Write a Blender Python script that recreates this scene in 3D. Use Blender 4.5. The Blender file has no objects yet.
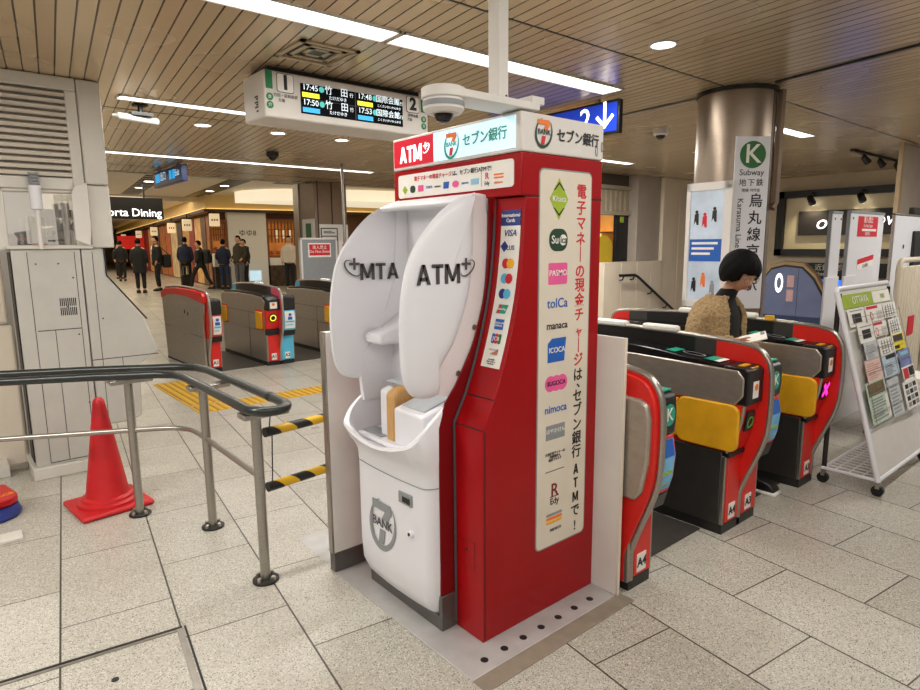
import bpy, bmesh, math, random
from mathutils import Vector, Matrix, noise
random.seed(7)
S = bpy.context.scene
COL = S.collection
PI = math.pi

# ------------------------------------------------------------------ camera
def make_camera():
    pitch, roll, yaw, fpx = .159, -.009, 1.008 - .135, 621.5
    fw = Vector((math.cos(yaw) * math.cos(pitch), math.sin(yaw) * math.cos(pitch), -math.sin(pitch)))
    r = Vector((math.sin(yaw), -math.cos(yaw), 0)); u = r.cross(fw)
    c, s = math.cos(roll), math.sin(roll)
    r2 = c * r + s * u; u2 = -s * r + c * u
    cam = bpy.data.cameras.new('camera'); o = bpy.data.objects.new('camera', cam); COL.objects.link(o)
    cam.sensor_width = 36; cam.lens = fpx / 920 * 36; cam.clip_start = .05; cam.clip_end = 200
    m = Matrix((r2, u2, -fw)).transposed().to_4x4(); m.translation = (0, 0, 1.6)
    o.matrix_world = m
    S.camera = o
make_camera()

# ------------------------------------------------------------------ world, lights, exposure
S.view_settings.view_transform = 'Standard'; S.view_settings.look = 'None'
S.view_settings.gamma = 1; S.view_settings.use_curve_mapping = False
S.view_settings.exposure = -.04
W = bpy.data.worlds.new('station_air'); S.world = W; W.use_nodes = True
W.node_tree.nodes['Background'].inputs[0].default_value = (1, .96, .91, 1)
W.node_tree.nodes['Background'].inputs[1].default_value = .30

def area(name, loc, sx, sy, power, color=(1, .965, .915), rot=(0, 0, 0)):
    l = bpy.data.lights.new(name, 'AREA'); l.shape = 'RECTANGLE'; l.size = sx; l.size_y = sy
    l.energy = power; l.color = color
    o = bpy.data.objects.new(name, l); COL.objects.link(o); o.location = loc; o.rotation_euler = rot
    return o
CEIL = 2.75
# fluorescent troughs (x0, x1, y0, y1): light of each trough shines down from its diffuser
STRIPS = [(0.2, 4.1, 2.95, 3.15), (6.55, 7.5, 2.88, 3.04), (1.21, 4.9, 5.42, 5.56), (5.6, 7.9, 5.45, 5.6),
          (1.0, 5.45, 8.52, 8.69), (-3.0, 4.4, .45, .65), (-4.5, 2.0, -1.9, -1.7), (-3.5, -.4, 3.0, 3.2), (5.6, 9.0, .45, .65)]
POW = [52, 20, 44, 95, 50, 85, 80, 105, 70]
for (x0, x1, y0, y1), p in zip(STRIPS, POW):
    area('strip_light', ((x0 + x1) / 2, (y0 + y1) / 2, CEIL - .02), x1 - x0 - .06, y1 - y0 - .03, p)

area('booth_fill', (.1, 6.4, 2.6), .8, .5, 16, (1, .98, .95))  # added unseen area lamp that brightens the booth interior
# ------------------------------------------------------------------ helpers
def lin(c):
    c = c / 255
    return c / 12.92 if c <= .04045 else ((c + .055) / 1.055) ** 2.4
def rgb(h):
    return tuple(lin(int(h[i:i + 2], 16)) for i in (0, 2, 4)) + (1,)
MATS = {}
def P(name, hexc, rough=.5, metal=0., var=.06, scale=18., bump=0., emit=0., alpha=1., trans=0., coat=0., stretch=None):
    """principled material with procedural tone variation (noise) and optional bump"""
    if name in MATS: return MATS[name]
    m = bpy.data.materials.new(name); m.use_nodes = True; nt = m.node_tree; N = nt.nodes; L = nt.links
    b = N['Principled BSDF']; col = rgb(hexc)
    b.inputs['Roughness'].default_value = rough; b.inputs['Metallic'].default_value = metal
    tc = N.new('ShaderNodeTexCoord'); nz = N.new('ShaderNodeTexNoise'); nz.inputs['Scale'].default_value = scale
    nz.inputs['Detail'].default_value = 3
    if stretch:
        mp = N.new('ShaderNodeMapping'); mp.inputs['Scale'].default_value = stretch
        L.new(tc.outputs['Object'], mp.inputs['Vector']); L.new(mp.outputs[0], nz.inputs['Vector'])
    else: L.new(tc.outputs['Object'], nz.inputs['Vector'])
    r = N.new('ShaderNodeValToRGB'); r.color_ramp.elements[0].position = .3; r.color_ramp.elements[1].position = .7
    r.color_ramp.elements[0].color = tuple(max(0, v * (1 - var)) for v in col[:3]) + (1,)
    r.color_ramp.elements[1].color = tuple(min(1, v * (1 + var)) for v in col[:3]) + (1,)
    L.new(nz.outputs['Fac'], r.inputs[0]); L.new(r.outputs[0], b.inputs['Base Color'])
    if bump:
        bp = N.new('ShaderNodeBump'); bp.inputs['Strength'].default_value = bump; bp.inputs['Distance'].default_value = .01
        L.new(nz.outputs['Fac'], bp.inputs['Height']); L.new(bp.outputs[0], b.inputs['Normal'])
    if emit:
        L.new(r.outputs[0], b.inputs['Emission Color']); b.inputs['Emission Strength'].default_value = emit
    if alpha < 1: b.inputs['Alpha'].default_value = alpha
    if trans: b.inputs['Transmission Weight'].default_value = trans
    if coat: b.inputs['Coat Weight'].default_value = coat; b.inputs['Coat Roughness'].default_value = .08
    MATS[name] = m
    return m

class MB:
    """collects shapes in one bmesh; world or local coordinates"""
    def __init__(s): s.bm = bmesh.new()
    def face(s, pts):
        vs = [s.bm.verts.new(p) for p in pts]; return s.bm.faces.new(vs)
    def box(s, x0, x1, y0, y1, z0, z1):
        x0, x1 = min(x0, x1), max(x0, x1); y0, y1 = min(y0, y1), max(y0, y1); z0, z1 = min(z0, z1), max(z0, z1)
        v = [s.bm.verts.new(p) for p in ((x0, y0, z0), (x1, y0, z0), (x1, y1, z0), (x0, y1, z0), (x0, y0, z1), (x1, y0, z1), (x1, y1, z1), (x0, y1, z1))]
        for f in ((3, 2, 1, 0), (4, 5, 6, 7), (0, 1, 5, 4), (1, 2, 6, 5), (2, 3, 7, 6), (3, 0, 4, 7)): s.bm.faces.new([v[i] for i in f])
        return s
    def prism(s, pts, axis, a0, a1):
        """closed 2-D outline pushed along an axis: axis x -> (y,z), y -> (x,z), z -> (x,y)"""
        def mk(p, a):
            return (a, p[0], p[1]) if axis == 'x' else ((p[0], a, p[1]) if axis == 'y' else (p[0], p[1], a))
        A = [s.bm.verts.new(mk(p, a0)) for p in pts]; B = [s.bm.verts.new(mk(p, a1)) for p in pts]
        n = len(pts)
        s.bm.faces.new(A); s.bm.faces.new(B[::-1])
        for i in range(n): s.bm.faces.new((A[i], B[i], B[(i + 1) % n], A[(i + 1) % n]))
        return s
    def tube(s, path, r, seg=12, caps=True, closed=False):
        path = [Vector(p) for p in path]; n = len(path); rings = []; prev = None
        for i, p in enumerate(path):
            if closed: d = path[(i + 1) % n] - path[i - 1]
            else: d = path[min(i + 1, n - 1)] - path[max(i - 1, 0)]
            d.normalize()
            if prev is None:
                a = Vector((0, 0, 1)) if abs(d.z) < .9 else Vector((1, 0, 0))
                e1 = d.cross(a).normalized()
            else: e1 = (prev - d * prev.dot(d)).normalized()
            prev = e1; e2 = d.cross(e1)
            rr = r[i] if isinstance(r, (list, tuple)) else r
            rings.append([s.bm.verts.new(p + (e1 * math.cos(t) + e2 * math.sin(t)) * rr) for t in [2 * PI * k / seg for k in range(seg)]])
        for i in range(n if closed else n - 1):
            A, B = rings[i], rings[(i + 1) % n]
            for k in range(seg): s.bm.faces.new((A[k], A[(k + 1) % seg], B[(k + 1) % seg], B[k]))
        if caps and not closed: s.bm.faces.new(rings[0][::-1]); s.bm.faces.new(rings[-1])
        return s
    def cyl(s, a, b, r, seg=20): return s.tube([a, b], r, seg)
    def lathe(s, prof, c=(0, 0, 0), seg=32, caps=True):
        """profile (radius, z) turned about a vertical axis through c"""
        rings = [[s.bm.verts.new((c[0] + r * math.cos(2 * PI * k / seg), c[1] + r * math.sin(2 * PI * k / seg), c[2] + z)) for k in range(seg)] for r, z in prof]
        for A, B in zip(rings, rings[1:]):
            for k in range(seg): s.bm.faces.new((A[k], A[(k + 1) % seg], B[(k + 1) % seg], B[k]))
        if caps: s.bm.faces.new(rings[0][::-1]); s.bm.faces.new(rings[-1])
        return s
    def sphere(s, c, rx, ry=None, rz=None, u=20, v=12):
        ry = ry or rx; rz = rz or rx
        ret = bmesh.ops.create_uvsphere(s.bm, u_segments=u, v_segments=v, radius=1)
        for w in ret['verts']: w.co = Vector((c[0] + w.co.x * rx, c[1] + w.co.y * ry, c[2] + w.co.z * rz))
        return s
    def quad(s, o, ux, uy, nrm, t=.002):
        """thin slab: corner o, edge vectors ux, uy, thickness t along nrm"""
        o, ux, uy, nrm = Vector(o), Vector(ux), Vector(uy), Vector(nrm).normalized() * t
        b = [o, o + ux, o + ux + uy, o + uy]; v = [s.bm.verts.new(p) for p in b] + [s.bm.verts.new(p + nrm) for p in b]
        for f in ((3, 2, 1, 0), (4, 5, 6, 7), (0, 1, 5, 4), (1, 2, 6, 5), (2, 3, 7, 6), (3, 0, 4, 7)): s.bm.faces.new([v[i] for i in f])
        return s
    def disc(s, o, ux, uy, rx, ry=None, t=.002, seg=24, hole=0.):
        """flat round chip with centre o in the plane ux, uy; hole = inner radius share"""
        o, ux, uy = Vector(o), Vector(ux).normalized(), Vector(uy).normalized(); n = ux.cross(uy) * t; ry = ry or rx
        ang = [2 * PI * k / seg for k in range(seg)]
        ring = lambda f, h: [s.bm.verts.new(o + ux * math.cos(a) * rx * f + uy * math.sin(a) * ry * f + n * h) for a in ang]
        A, B = ring(1, 0), ring(1, 1)
        for k in range(seg): s.bm.faces.new((A[k], A[(k + 1) % seg], B[(k + 1) % seg], B[k]))
        if hole:
            C, D = ring(hole, 0), ring(hole, 1)
            for k in range(seg):
                j = (k + 1) % seg
                s.bm.faces.new((B[k], B[j], D[j], D[k])); s.bm.faces.new((A[j], A[k], C[k], C[j])); s.bm.faces.new((C[j], C[k], D[k], D[j]))
        else: s.bm.faces.new(B); s.bm.faces.new(A[::-1])
        return s
    def poly(s, o, ux, uy, pts, t=.002):
        """flat outline pts (a, b) in the plane of ux, uy through o"""
        o, ux, uy = Vector(o), Vector(ux), Vector(uy); n = ux.normalized().cross(uy.normalized()) * t
        A = [s.bm.verts.new(o + ux * a + uy * b) for a, b in pts]; B = [s.bm.verts.new(v.co + n) for v in A]
        s.bm.faces.new(B); s.bm.faces.new(A[::-1]); k = len(A)
        for i in range(k): s.bm.faces.new((A[i], A[(i + 1) % k], B[(i + 1) % k], B[i]))
        return s

MW = {}
def root_mat(o): return MW.get(o.name, Matrix.Identity(4))
def link(name, me, mat, parent=None, world=True):
    o = bpy.data.objects.new(name, me); COL.objects.link(o)
    if mat is not None and not me.materials: me.materials.append(mat)
    if parent is not None:
        if world: me.transform(root_mat(parent).inverted())
        o.parent = parent; MW[o.name] = root_mat(parent)
    return o
def obj(name, mb, mat, parent=None, bevel=0., seg=2, smooth=True, world=True):
    bmesh.ops.recalc_face_normals(mb.bm, faces=mb.bm.faces)
    me = bpy.data.meshes.new(name); mb.bm.to_mesh(me); mb.bm.free()
    o = link(name, me, mat, parent, world)
    if smooth:
        me.shade_smooth(); me.set_sharp_from_angle(angle=math.radians(38))
    if bevel:
        md = o.modifiers.new('bevel', 'BEVEL'); md.width = bevel; md.segments = seg; md.limit_method = 'ANGLE'; md.angle_limit = math.radians(38)
        md.harden_normals = False
    return o
def thing(name, label, cat, loc=(0, 0, 0), rz=0., group=None):
    o = bpy.data.objects.new(name, None); COL.objects.link(o); o.location = loc; o.rotation_euler = (0, 0, rz)
    o.empty_display_size = .1
    MW[o.name] = Matrix.Translation(loc) @ Matrix.Rotation(rz, 4, 'Z')
    o['label'] = label; o['category'] = cat
    if group: o['group'] = group
    return o
def tag(o, label, cat, group=None):
    o['label'] = label; o['category'] = cat
    if group: o['group'] = group
    return o
def struct(name, mb, mat, **k):
    o = obj(name, mb, mat, **k); o['kind'] = 'structure'; return o

_FC = bpy.data.curves.new('lettering', 'FONT'); _FO = bpy.data.objects.new('lettering', _FC); COL.objects.link(_FO)
def text_mesh(body, size, align='CENTER', bold=0., shear=0., space=1., line=1., ex=.0006):
    c = _FC; c.body = body; c.size = size; c.align_x = align; c.align_y = 'CENTER'; c.offset = bold * size; c.shear = shear
    c.space_character = space; c.space_line = line; c.extrude = ex; c.resolution_u = 3
    dg = bpy.context.evaluated_depsgraph_get(); dg.update()
    return bpy.data.meshes.new_from_object(_FO.evaluated_get(dg))
def text(parent, name, body, pos, right, up, size, mat, sx=1., **k):
    """flat lettering centred at pos, reading along right, world coordinates"""
    me = text_mesh(body, size, **k)
    r, u = Vector(right).normalized(), Vector(up).normalized(); n = r.cross(u)
    m = Matrix((r * sx, u, n)).transposed().to_4x4(); m.translation = Vector(pos) + n * .0007
    me.transform(m); me.materials.clear()
    return link(name, me, mat, parent)
GLYPH = {'A': (.74, [[(0, 0), (.19, 0), (.45, 1), (.28, 1)], [(.55, 0), (.74, 0), (.46, 1), (.29, 1)], [(.14, .2), (.6, .2), (.56, .37), (.18, .37)]]),
         'T': (.62, [[(.215, 0), (.405, 0), (.405, .9), (.215, .9)], [(0, .82), (.62, .82), (.62, 1), (0, 1)]]),
         'M': (.86, [[(0, 0), (.18, 0), (.18, 1), (0, 1)], [(.68, 0), (.86, 0), (.86, 1), (.68, 1)], [(.0, 1), (.22, 1), (.51, .12), (.35, .12)], [(.64, 1), (.86, 1), (.51, .12), (.35, .12)]])}
def block(par, name, body, c, right, up, h, mat, sx=1., gap=.07):
    """heavy block capitals centred at c"""
    r, u = Vector(right).normalized(), Vector(up).normalized(); n = r.cross(u)
    w = sum(GLYPH[ch][0] for ch in body) + gap * (len(body) - 1); x = -w / 2; mb = MB()
    for ch in body:
        for pts in GLYPH[ch][1]: mb.poly(Vector(c) + n * .0004, r, u, [((a + x) * h * sx, (b_ - .5) * h) for a, b_ in pts], .0012)
        x += GLYPH[ch][0] + gap
    return obj(name, mb, mat, par, smooth=False)
def arcpts(cx, cy, r, a0, a1, n=8, ry=None):
    ry = ry or r
    return [(cx + r * math.cos(math.radians(a0 + (a1 - a0) * i / n)), cy + ry * math.sin(math.radians(a0 + (a1 - a0) * i / n))) for i in range(n + 1)]
def rrect(w, h, r, n=5):
    return arcpts(w - r, r, r, -90, 0, n) + arcpts(w - r, h - r, r, 0, 90, n) + arcpts(r, h - r, r, 90, 180, n) + arcpts(r, r, r, 180, 270, n)
def smooth_path(pts, n=6):
    """Catmull-Rom through 2-D or 3-D points"""
    pts = [Vector(p) for p in pts]; out = []
    for i in range(len(pts) - 1):
        p0, p1, p2, p3 = pts[max(i - 1, 0)], pts[i], pts[i + 1], pts[min(i + 2, len(pts) - 1)]
        for k in range(n):
            t = k / n
            out.append(.5 * ((2 * p1) + (p2 - p0) * t + (2 * p0 - 5 * p1 + 4 * p2 - p3) * t * t + (3 * p1 - p0 - 3 * p2 + p3) * t ** 3))
    out.append(pts[-1]); return out
def clip(poly, axis, lim, keep_less):
    out = []; n = len(poly)
    for i in range(n):
        a, b = poly[i], poly[(i + 1) % n]
        ia, ib = (a[axis] <= lim) == keep_less, (b[axis] <= lim) == keep_less
        if ia: out.append(a)
        if ia != ib:
            t = (lim - a[axis]) / (b[axis] - a[axis]); out.append((a[0] + (b[0] - a[0]) * t, a[1] + (b[1] - a[1]) * t))
    return out
# ------------------------------------------------------------------ materials
M = {}
M['steel'] = P('brushed_steel', 'A8A39B', .32, .9, .08, 6, .03, stretch=(4, 4, 60))
M['steel_gate'] = P('gate_steel', 'B6ADA2', .36, .75, .08, 8, .02, stretch=(40, 2, 4))
M['steel_warm'] = P('warm_steel', '9A8B7C', .34, .85, .06, 5, .02, stretch=(3, 3, 40))
M['dark_steel'] = P('dark_steel', '3B3A39', .4, .7, .1, 10)
M['gate_side'] = P('gate_lower_steel', '55524F', .42, .75, .12, 6)
M['red'] = P('booth_red_enamel', '9C040C', .34, 0, .05, 6, coat=.12)
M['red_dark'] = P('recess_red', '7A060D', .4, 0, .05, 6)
M['gate_red'] = P('gate_red_paint', 'D8241C', .38, 0, .05, 10)
M['white'] = P('machine_white', 'E6E6EB', .34, 0, .015, 6, coat=.2)
M['white_matt'] = P('panel_white', 'DCD8D2', .5, 0, .03, 8)
M['paper'] = P('paper_white', 'EEEBE4', .6, 0, .02, 20)
M['cream'] = P('cream_panel', 'E0D5C4', .5, 0, .04, 5)
M['grey_panel'] = P('grey_cladding', 'D2CFC6', .42, .1, .03, 5)
M['grey_cab'] = P('grey_cabinet', 'BFBDB5', .46, .1, .04, 7)
M['grey_dark'] = P('grey_text', '4A4648', .5, 0, .04, 20)
M['black'] = P('black_plastic', '141414', .4, 0, .1, 12)
M['black_gloss'] = P('black_gloss', '0E0E10', .18, 0, .1, 12)
M['rubber'] = P('black_rail_rubber', '1D2422', .35, 0, .08, 20, coat=.2)
M['yellow'] = P('flap_yellow', 'DDA410', .55, 0, .1, 9, .05)
M['tactile'] = P('tactile_yellow', 'D2A21C', .6, 0, .1, 40)
M['cone'] = P('cone_red', 'BE141A', .45, 0, .08, 14)
M['teal'] = P('teal_green', '1E9C80', .5, 0, .04, 20)
M['green'] = P('line_green', '0C7A44', .5, 0, .04, 20)
M['k_green'] = P('subway_green', '2C6B35', .5, 0, .04, 20)
M['lblue'] = P('light_blue', '55B8DC', .45, 0, .05, 20)
M['blue'] = P('sticker_blue', '1D5FB8', .5, 0, .05, 20)
M['navy'] = P('navy_ink', '1B2F7C', .5, 0, .05, 20)
M['ink'] = P('black_ink', '17171A', .55, 0, .05, 20)
M['red_ink'] = P('red_ink', 'CF1B2D', .5, 0, .05, 20)
M['pink'] = P('pink_ink', 'E85C9A', .5, 0, .05, 20)
M['orange'] = P('orange_ink', 'EE7A22', .5, 0, .05, 20)
M['yel_ink'] = P('yellow_ink', 'F2B01E', .5, 0, .05, 20)
M['lime'] = P('lime_ink', '9DB62C', .5, 0, .05, 20)
M['grey_ink'] = P('grey_ink', '8C8F92', .5, 0, .05, 20)
M['skyink'] = P('sky_ink', '8FC4DA', .5, 0, .05, 20)
M['suica'] = P('dark_green_ink', '1F3F2A', .5, 0, .05, 20)
M['wood'] = P('light_wood', 'C79A5E', .45, 0, .12, 6, .02, stretch=(30, 30, 3))
M['wood_dark'] = P('shop_wood', '8A5128', .5, 0, .2, 6, .02, stretch=(20, 20, 2))
M['glass_dark'] = P('dark_glass', '101216', .08, 0, .02, 5)
M['baseplate'] = P('base_plate_steel', 'B7B5B3', .45, .25, .1, 9, .02)
M['baseplate_tan'] = P('base_border', '8F8474', .6, .2, .12, 14)
M['kick'] = P('kick_steel', '6E6C68', .4, .7, .08, 9)
M['hall_cream'] = P('hall_cream', 'D9C7A4', .6, 0, .04, 3)
M['tube'] = P('strip_diffuser', 'FFFDF8', .5, 0, .01, 3, emit=4.2)
M['lamp'] = P('downlight_lens', 'FFF8EC', .5, 0, .01, 3, emit=5.)
M['lit_blue'] = P('lit_sign_face', 'C3E2F2', .4, 0, .03, 2, emit=.75)
M['lit_red'] = P('lit_sign_red', 'C8102E', .4, 0, .03, 2, emit=.35)
M['lit_white'] = P('lit_white', 'FFFFFF', .4, 0, .01, 2, emit=1.6)
M['lit_cream'] = P('lit_lantern', 'F3DDB2', .5, 0, .03, 4, emit=.5)
M['lit_warm'] = P('warm_cove', 'FFD27A', .5, 0, .05, 4, emit=1.3)
M['screen'] = P('led_screen', '06070B', .55, 0, .05, 8)
M['led_white'] = P('led_white', 'E6F4FA', .5, 0, .02, 8, emit=.75)
M['led_cyan'] = P('led_cyan', '2FA8E8', .5, 0, .02, 8, emit=.8)
M['led_yel'] = P('led_yellow', 'F4E83A', .5, 0, .02, 8, emit=.9)
M['led_teal'] = P('led_teal', '49B7AC', .5, 0, .02, 8, emit=.8)
M['led_pink'] = P('led_pink', 'FF2FB4', .5, 0, .02, 8, emit=1.6)
M['led_green'] = P('led_green', '4C8A36', .5, 0, .02, 8, emit=.15)
M['sign_blue'] = P('lit_sign_blue', '1838B0', .35, 0, .03, 3, emit=.6)
M['sign_navy'] = P('hanging_sign_navy', '1B2A55', .35, 0, .03, 3, emit=.15)
M['skin'] = P('skin', 'C9987A', .55, 0, .05, 30)
M['hair'] = P('black_hair', '080606', .6, 0, .4, 60, .5, stretch=(6, 6, 1))

M['hair'].node_tree.nodes['Principled BSDF'].inputs['Specular IOR Level'].default_value = .12
M['screen'].node_tree.nodes['Principled BSDF'].inputs['Specular IOR Level'].default_value = .08
M['red'].node_tree.nodes['Principled BSDF'].inputs['Specular IOR Level'].default_value = .25
M['yel_bright'] = P('bright_yellow', 'F0DC20', .5, 0, .05, 20)
def floor_mat():
    m = bpy.data.materials.new('terrazzo_tiles'); m.use_nodes = True; N = m.node_tree.nodes; L = m.node_tree.links; b = N['Principled BSDF']
    tc = N.new('ShaderNodeTexCoord'); mp = N.new('ShaderNodeMapping'); mp.vector_type = 'POINT'
    mp.inputs['Rotation'].default_value = (0, 0, -(-.135))      # tiles lie 7.7 degrees off the gates
    L.new(tc.outputs['Object'], mp.inputs['Vector'])
    sep = N.new('ShaderNodeSeparateXYZ'); L.new(mp.outputs[0], sep.inputs[0])
    def mth(op, a, b_=None, c=None):
        n = N.new('ShaderNodeMath'); n.operation = op
        for i, v in enumerate((a, b_, c)):
            if v is None: continue
            if isinstance(v, (int, float)): n.inputs[i].default_value = v
            else: L.new(v, n.inputs[i])
        return n.outputs[0]
    TW, TL = .435, .703
    u = mth('DIVIDE', mth('ADD', sep.outputs[0], .155), TW); row = mth('FLOOR', u); fu = mth('SUBTRACT', u, row)
    odd = mth('FLOORED_MODULO', row, 2.0)
    v = mth('DIVIDE', mth('SUBTRACT', sep.outputs[1], mth('MULTIPLY_ADD', odd, -.355, 1.563)), TL); cell = mth('FLOOR', v); fv = mth('SUBTRACT', v, cell)
    du = mth('MULTIPLY', mth('MINIMUM', fu, mth('SUBTRACT', 1.0, fu)), TW); dv = mth('MULTIPLY', mth('MINIMUM', fv, mth('SUBTRACT', 1.0, fv)), TL)
    d = mth('MINIMUM', du, mth('MULTIPLY', dv, 1.3))
    joint = mth('LESS_THAN', d, .004)
    cb = N.new('ShaderNodeCombineXYZ'); L.new(row, cb.inputs[0]); L.new(cell, cb.inputs[1])
    wn = N.new('ShaderNodeTexWhiteNoise'); wn.noise_dimensions = '3D'; L.new(cb.outputs[0], wn.inputs['Vector'])
    tone = N.new('ShaderNodeValToRGB'); tone.color_ramp.elements[0].color = rgb('A8A498'); tone.color_ramp.elements[1].color = rgb('BAB6AB')
    L.new(wn.outputs['Value'], tone.inputs[0])
    # terrazzo chips
    vo = N.new('ShaderNodeTexVoronoi'); vo.inputs['Scale'].default_value = 215; L.new(tc.outputs['Object'], vo.inputs['Vector'])
    s1 = N.new('ShaderNodeSeparateColor'); L.new(vo.outputs['Color'], s1.inputs[0])
    chip_d = mth('MULTIPLY', mth('GREATER_THAN', s1.outputs[0], .83), mth('LESS_THAN', vo.outputs['Distance'], .52))
    chip_l = mth('LESS_THAN', s1.outputs[0], .16)
    def mix(fac, a, c, amt=1.):
        n = N.new('ShaderNodeMix'); n.data_type = 'RGBA'
        if amt != 1: fac = mth('MULTIPLY', fac, amt)
        L.new(fac, n.inputs['Factor'])
        for k, w in ((6, a), (7, c)):
            if isinstance(w, tuple): n.inputs[k].default_value = w
            else: L.new(w, n.inputs[k])
        return n.outputs[2]
    c = mix(chip_l, tone.outputs[0], rgb('DEDACF'), .55)
    c = mix(chip_d, c, rgb('443C34'), .85)
    nz = N.new('ShaderNodeTexNoise'); nz.inputs['Scale'].default_value = 1.7; nz.inputs['Detail'].default_value = 5; L.new(tc.outputs['Object'], nz.inputs['Vector'])
    dirt = N.new('ShaderNodeValToRGB'); dirt.color_ramp.elements[0].position = .45; dirt.color_ramp.elements[1].position = .75
    L.new(nz.outputs['Fac'], dirt.inputs[0])
    c = mix(dirt.outputs[0], c, rgb('8E8270'), .28)
    c = mix(joint, c, rgb('2E2822'), .92)
    L.new(c, b.inputs['Base Color'])
    b.inputs['Roughness'].default_value = .3
    rr = mth('MULTIPLY_ADD', nz.outputs['Fac'], .25, .2); L.new(rr, b.inputs['Roughness'])
    bp = N.new('ShaderNodeBump'); bp.inputs['Strength'].default_value = .5; bp.inputs['Distance'].default_value = .003
    L.new(mth('SUBTRACT', 1.0, joint), bp.inputs['Height']); L.new(bp.outputs[0], b.inputs['Normal'])
    return m
def ceil_mat():
    m = bpy.data.materials.new('ceiling_slats'); m.use_nodes = True; N = m.node_tree.nodes; L = m.node_tree.links; b = N['Principled BSDF']
    tc = N.new('ShaderNodeTexCoord'); sep = N.new('ShaderNodeSeparateXYZ'); L.new(tc.outputs['Object'], sep.inputs[0])
    def mth(op, a, b_=None, c=None):
        n = N.new('ShaderNodeMath'); n.operation = op
        for i, v in enumerate((a, b_, c)):
            if v is None: continue
            if isinstance(v, (int, float)): n.inputs[i].default_value = v
            else: L.new(v, n.inputs[i])
        return n.outputs[0]
    t = mth('ADD', mth('MULTIPLY', sep.outputs[0], .9925), mth('MULTIPLY', sep.outputs[1], -.122))
    u = mth('DIVIDE', mth('ADD', t, .043), .0858); k = mth('FLOOR', u); f = mth('SUBTRACT', u, k)
    d = mth('MULTIPLY', mth('MINIMUM', f, mth('SUBTRACT', 1.0, f)), .0858)
    groove = mth('LESS_THAN', d, .0042)
    wn = N.new('ShaderNodeTexWhiteNoise'); wn.noise_dimensions = '1D'; L.new(k, wn.inputs['W'])
    tone = N.new('ShaderNodeValToRGB'); tone.color_ramp.elements[0].color = rgb('CDB593'); tone.color_ramp.elements[1].color = rgb('D8C2A0'); L.new(wn.outputs['Value'], tone.inputs[0])
    mx = N.new('ShaderNodeMix'); mx.data_type = 'RGBA'; L.new(groove, mx.inputs['Factor']); L.new(tone.outputs[0], mx.inputs[6]); mx.inputs[7].default_value = rgb('2A2018')
    L.new(mx.outputs[2], b.inputs['Base Color'])
    b.inputs['Metallic'].default_value = .4
    nz = N.new('ShaderNodeTexNoise'); nz.inputs['Scale'].default_value = 1.1; nz.inputs['Detail'].default_value = 1; L.new(tc.outputs['Object'], nz.inputs['Vector'])
    L.new(mth('MULTIPLY_ADD', nz.outputs['Fac'], .12, .2), b.inputs['Roughness'])
    bp = N.new('ShaderNodeBump'); bp.inputs['Strength'].default_value = .12; bp.inputs['Distance'].default_value = .03; L.new(nz.outputs['Fac'], bp.inputs['Height'])
    bp2 = N.new('ShaderNodeBump'); bp2.inputs['Strength'].default_value = .7; bp2.inputs['Distance'].default_value = .01; L.new(mth('SUBTRACT', 1.0, groove), bp2.inputs['Height'])
    L.new(bp.outputs[0], bp2.inputs['Normal']); L.new(bp2.outputs[0], b.inputs['Normal'])
    return m
# ------------------------------------------------------------------ the setting
fm = floor_mat()
b = MB()
v = [[b.bm.verts.new((x, y, z)) for x in (-9, 26)] for y, z in ((-7, 0), (11, 0), (16, .2), (75, .2))]
for r0, r1 in zip(v, v[1:]): b.bm.faces.new((r0[0], r0[1], r1[1], r1[0]))
struct('floor', b, fm, smooth=False)
cm = ceil_mat()
struct('ceiling', MB().box(-8, 14, -6, 10.75, CEIL, 2.9), cm)
struct('ceiling_concourse', MB().box(-6, 26, 10.75, 75, 3.35, 3.5), M['cream'])
struct('trim_1', MB().box(-8, 14, 10.7, 10.76, 2.735, 3.35), M['cream'])
# dark seam trims and ceiling joint lines (straight metal channels)
struct('trim_2', MB().prism([(4.50, .85), (4.525, .85), (4.815, 2.15), (4.785, 2.15)], 'z', CEIL - .012, CEIL + .01), M['dark_steel'])
struct('trim_3', MB().prism([(4.82, 2.75), (4.87, 2.75), (4.98, 3.9), (4.90, 3.9)], 'z', CEIL - .012, CEIL + .01), M['steel'])
for i, (y0, xa, xb) in enumerate(((2.45, 1.5, 4.62), (2.385, 5.2, 9.2), (5.95, .9, 9.5), (9.9, 1.5, 9))):
    struct('trim_%d' % (4 + i), MB().box(xa, xb, y0 - .006, y0 + .006, CEIL - .003, CEIL + .01), M['black'])
# right-hand walls
wall = P('wall_beige', 'D3C3A8', .5, .05, .05, 4)
wall_p = P('wall_panel_pale', 'DFD2BC', .4, .05, .04, 3)
struct('wall_right', MB().box(12, 12.2, 1.2, 6.27, 0, CEIL), wall)
struct('wall_pillar', MB().box(8.98, 10.6, 2.46, 2.49, 0, CEIL), P('wall_pillar_pale', 'B9ADA0', .45, .05, .05, 4), bevel=.01)
struct('trim_8', MB().box(8.9, 8.98, 2.445, 2.49, 0, CEIL), P('pillar_edge_tan', 'B49C78', .45, .05, .05, 4))
b = MB()
for k in range(3): b.box(9.98 + k * .52, 10.49 + k * .52, 6.27, 6.4, 0, CEIL)
b.box(11.54, 12.0, 6.27, 6.4, 0, CEIL)
struct('wall_stairs', b, wall_p, bevel=.008)
b = MB()
for x0, x1 in ((8.3, 8.75), (8.76, 9.2), (9.21, 9.62), (9.63, 9.975)): b.box(x0, x1, 6.25, 6.42, 0, 1.3)
struct('wall_parapet', b, wall_p, bevel=.006)
struct('wall_corner', MB().box(9.28, 9.97, 6.33, 6.75, 1.3, CEIL), P('corner_grey', 'A79C91', .5, .05, .05, 4), bevel=.008)
struct('wall_far_right', MB().box(15.6, 15.8, 10.2, 30, 0, 3.35), wall)
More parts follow.
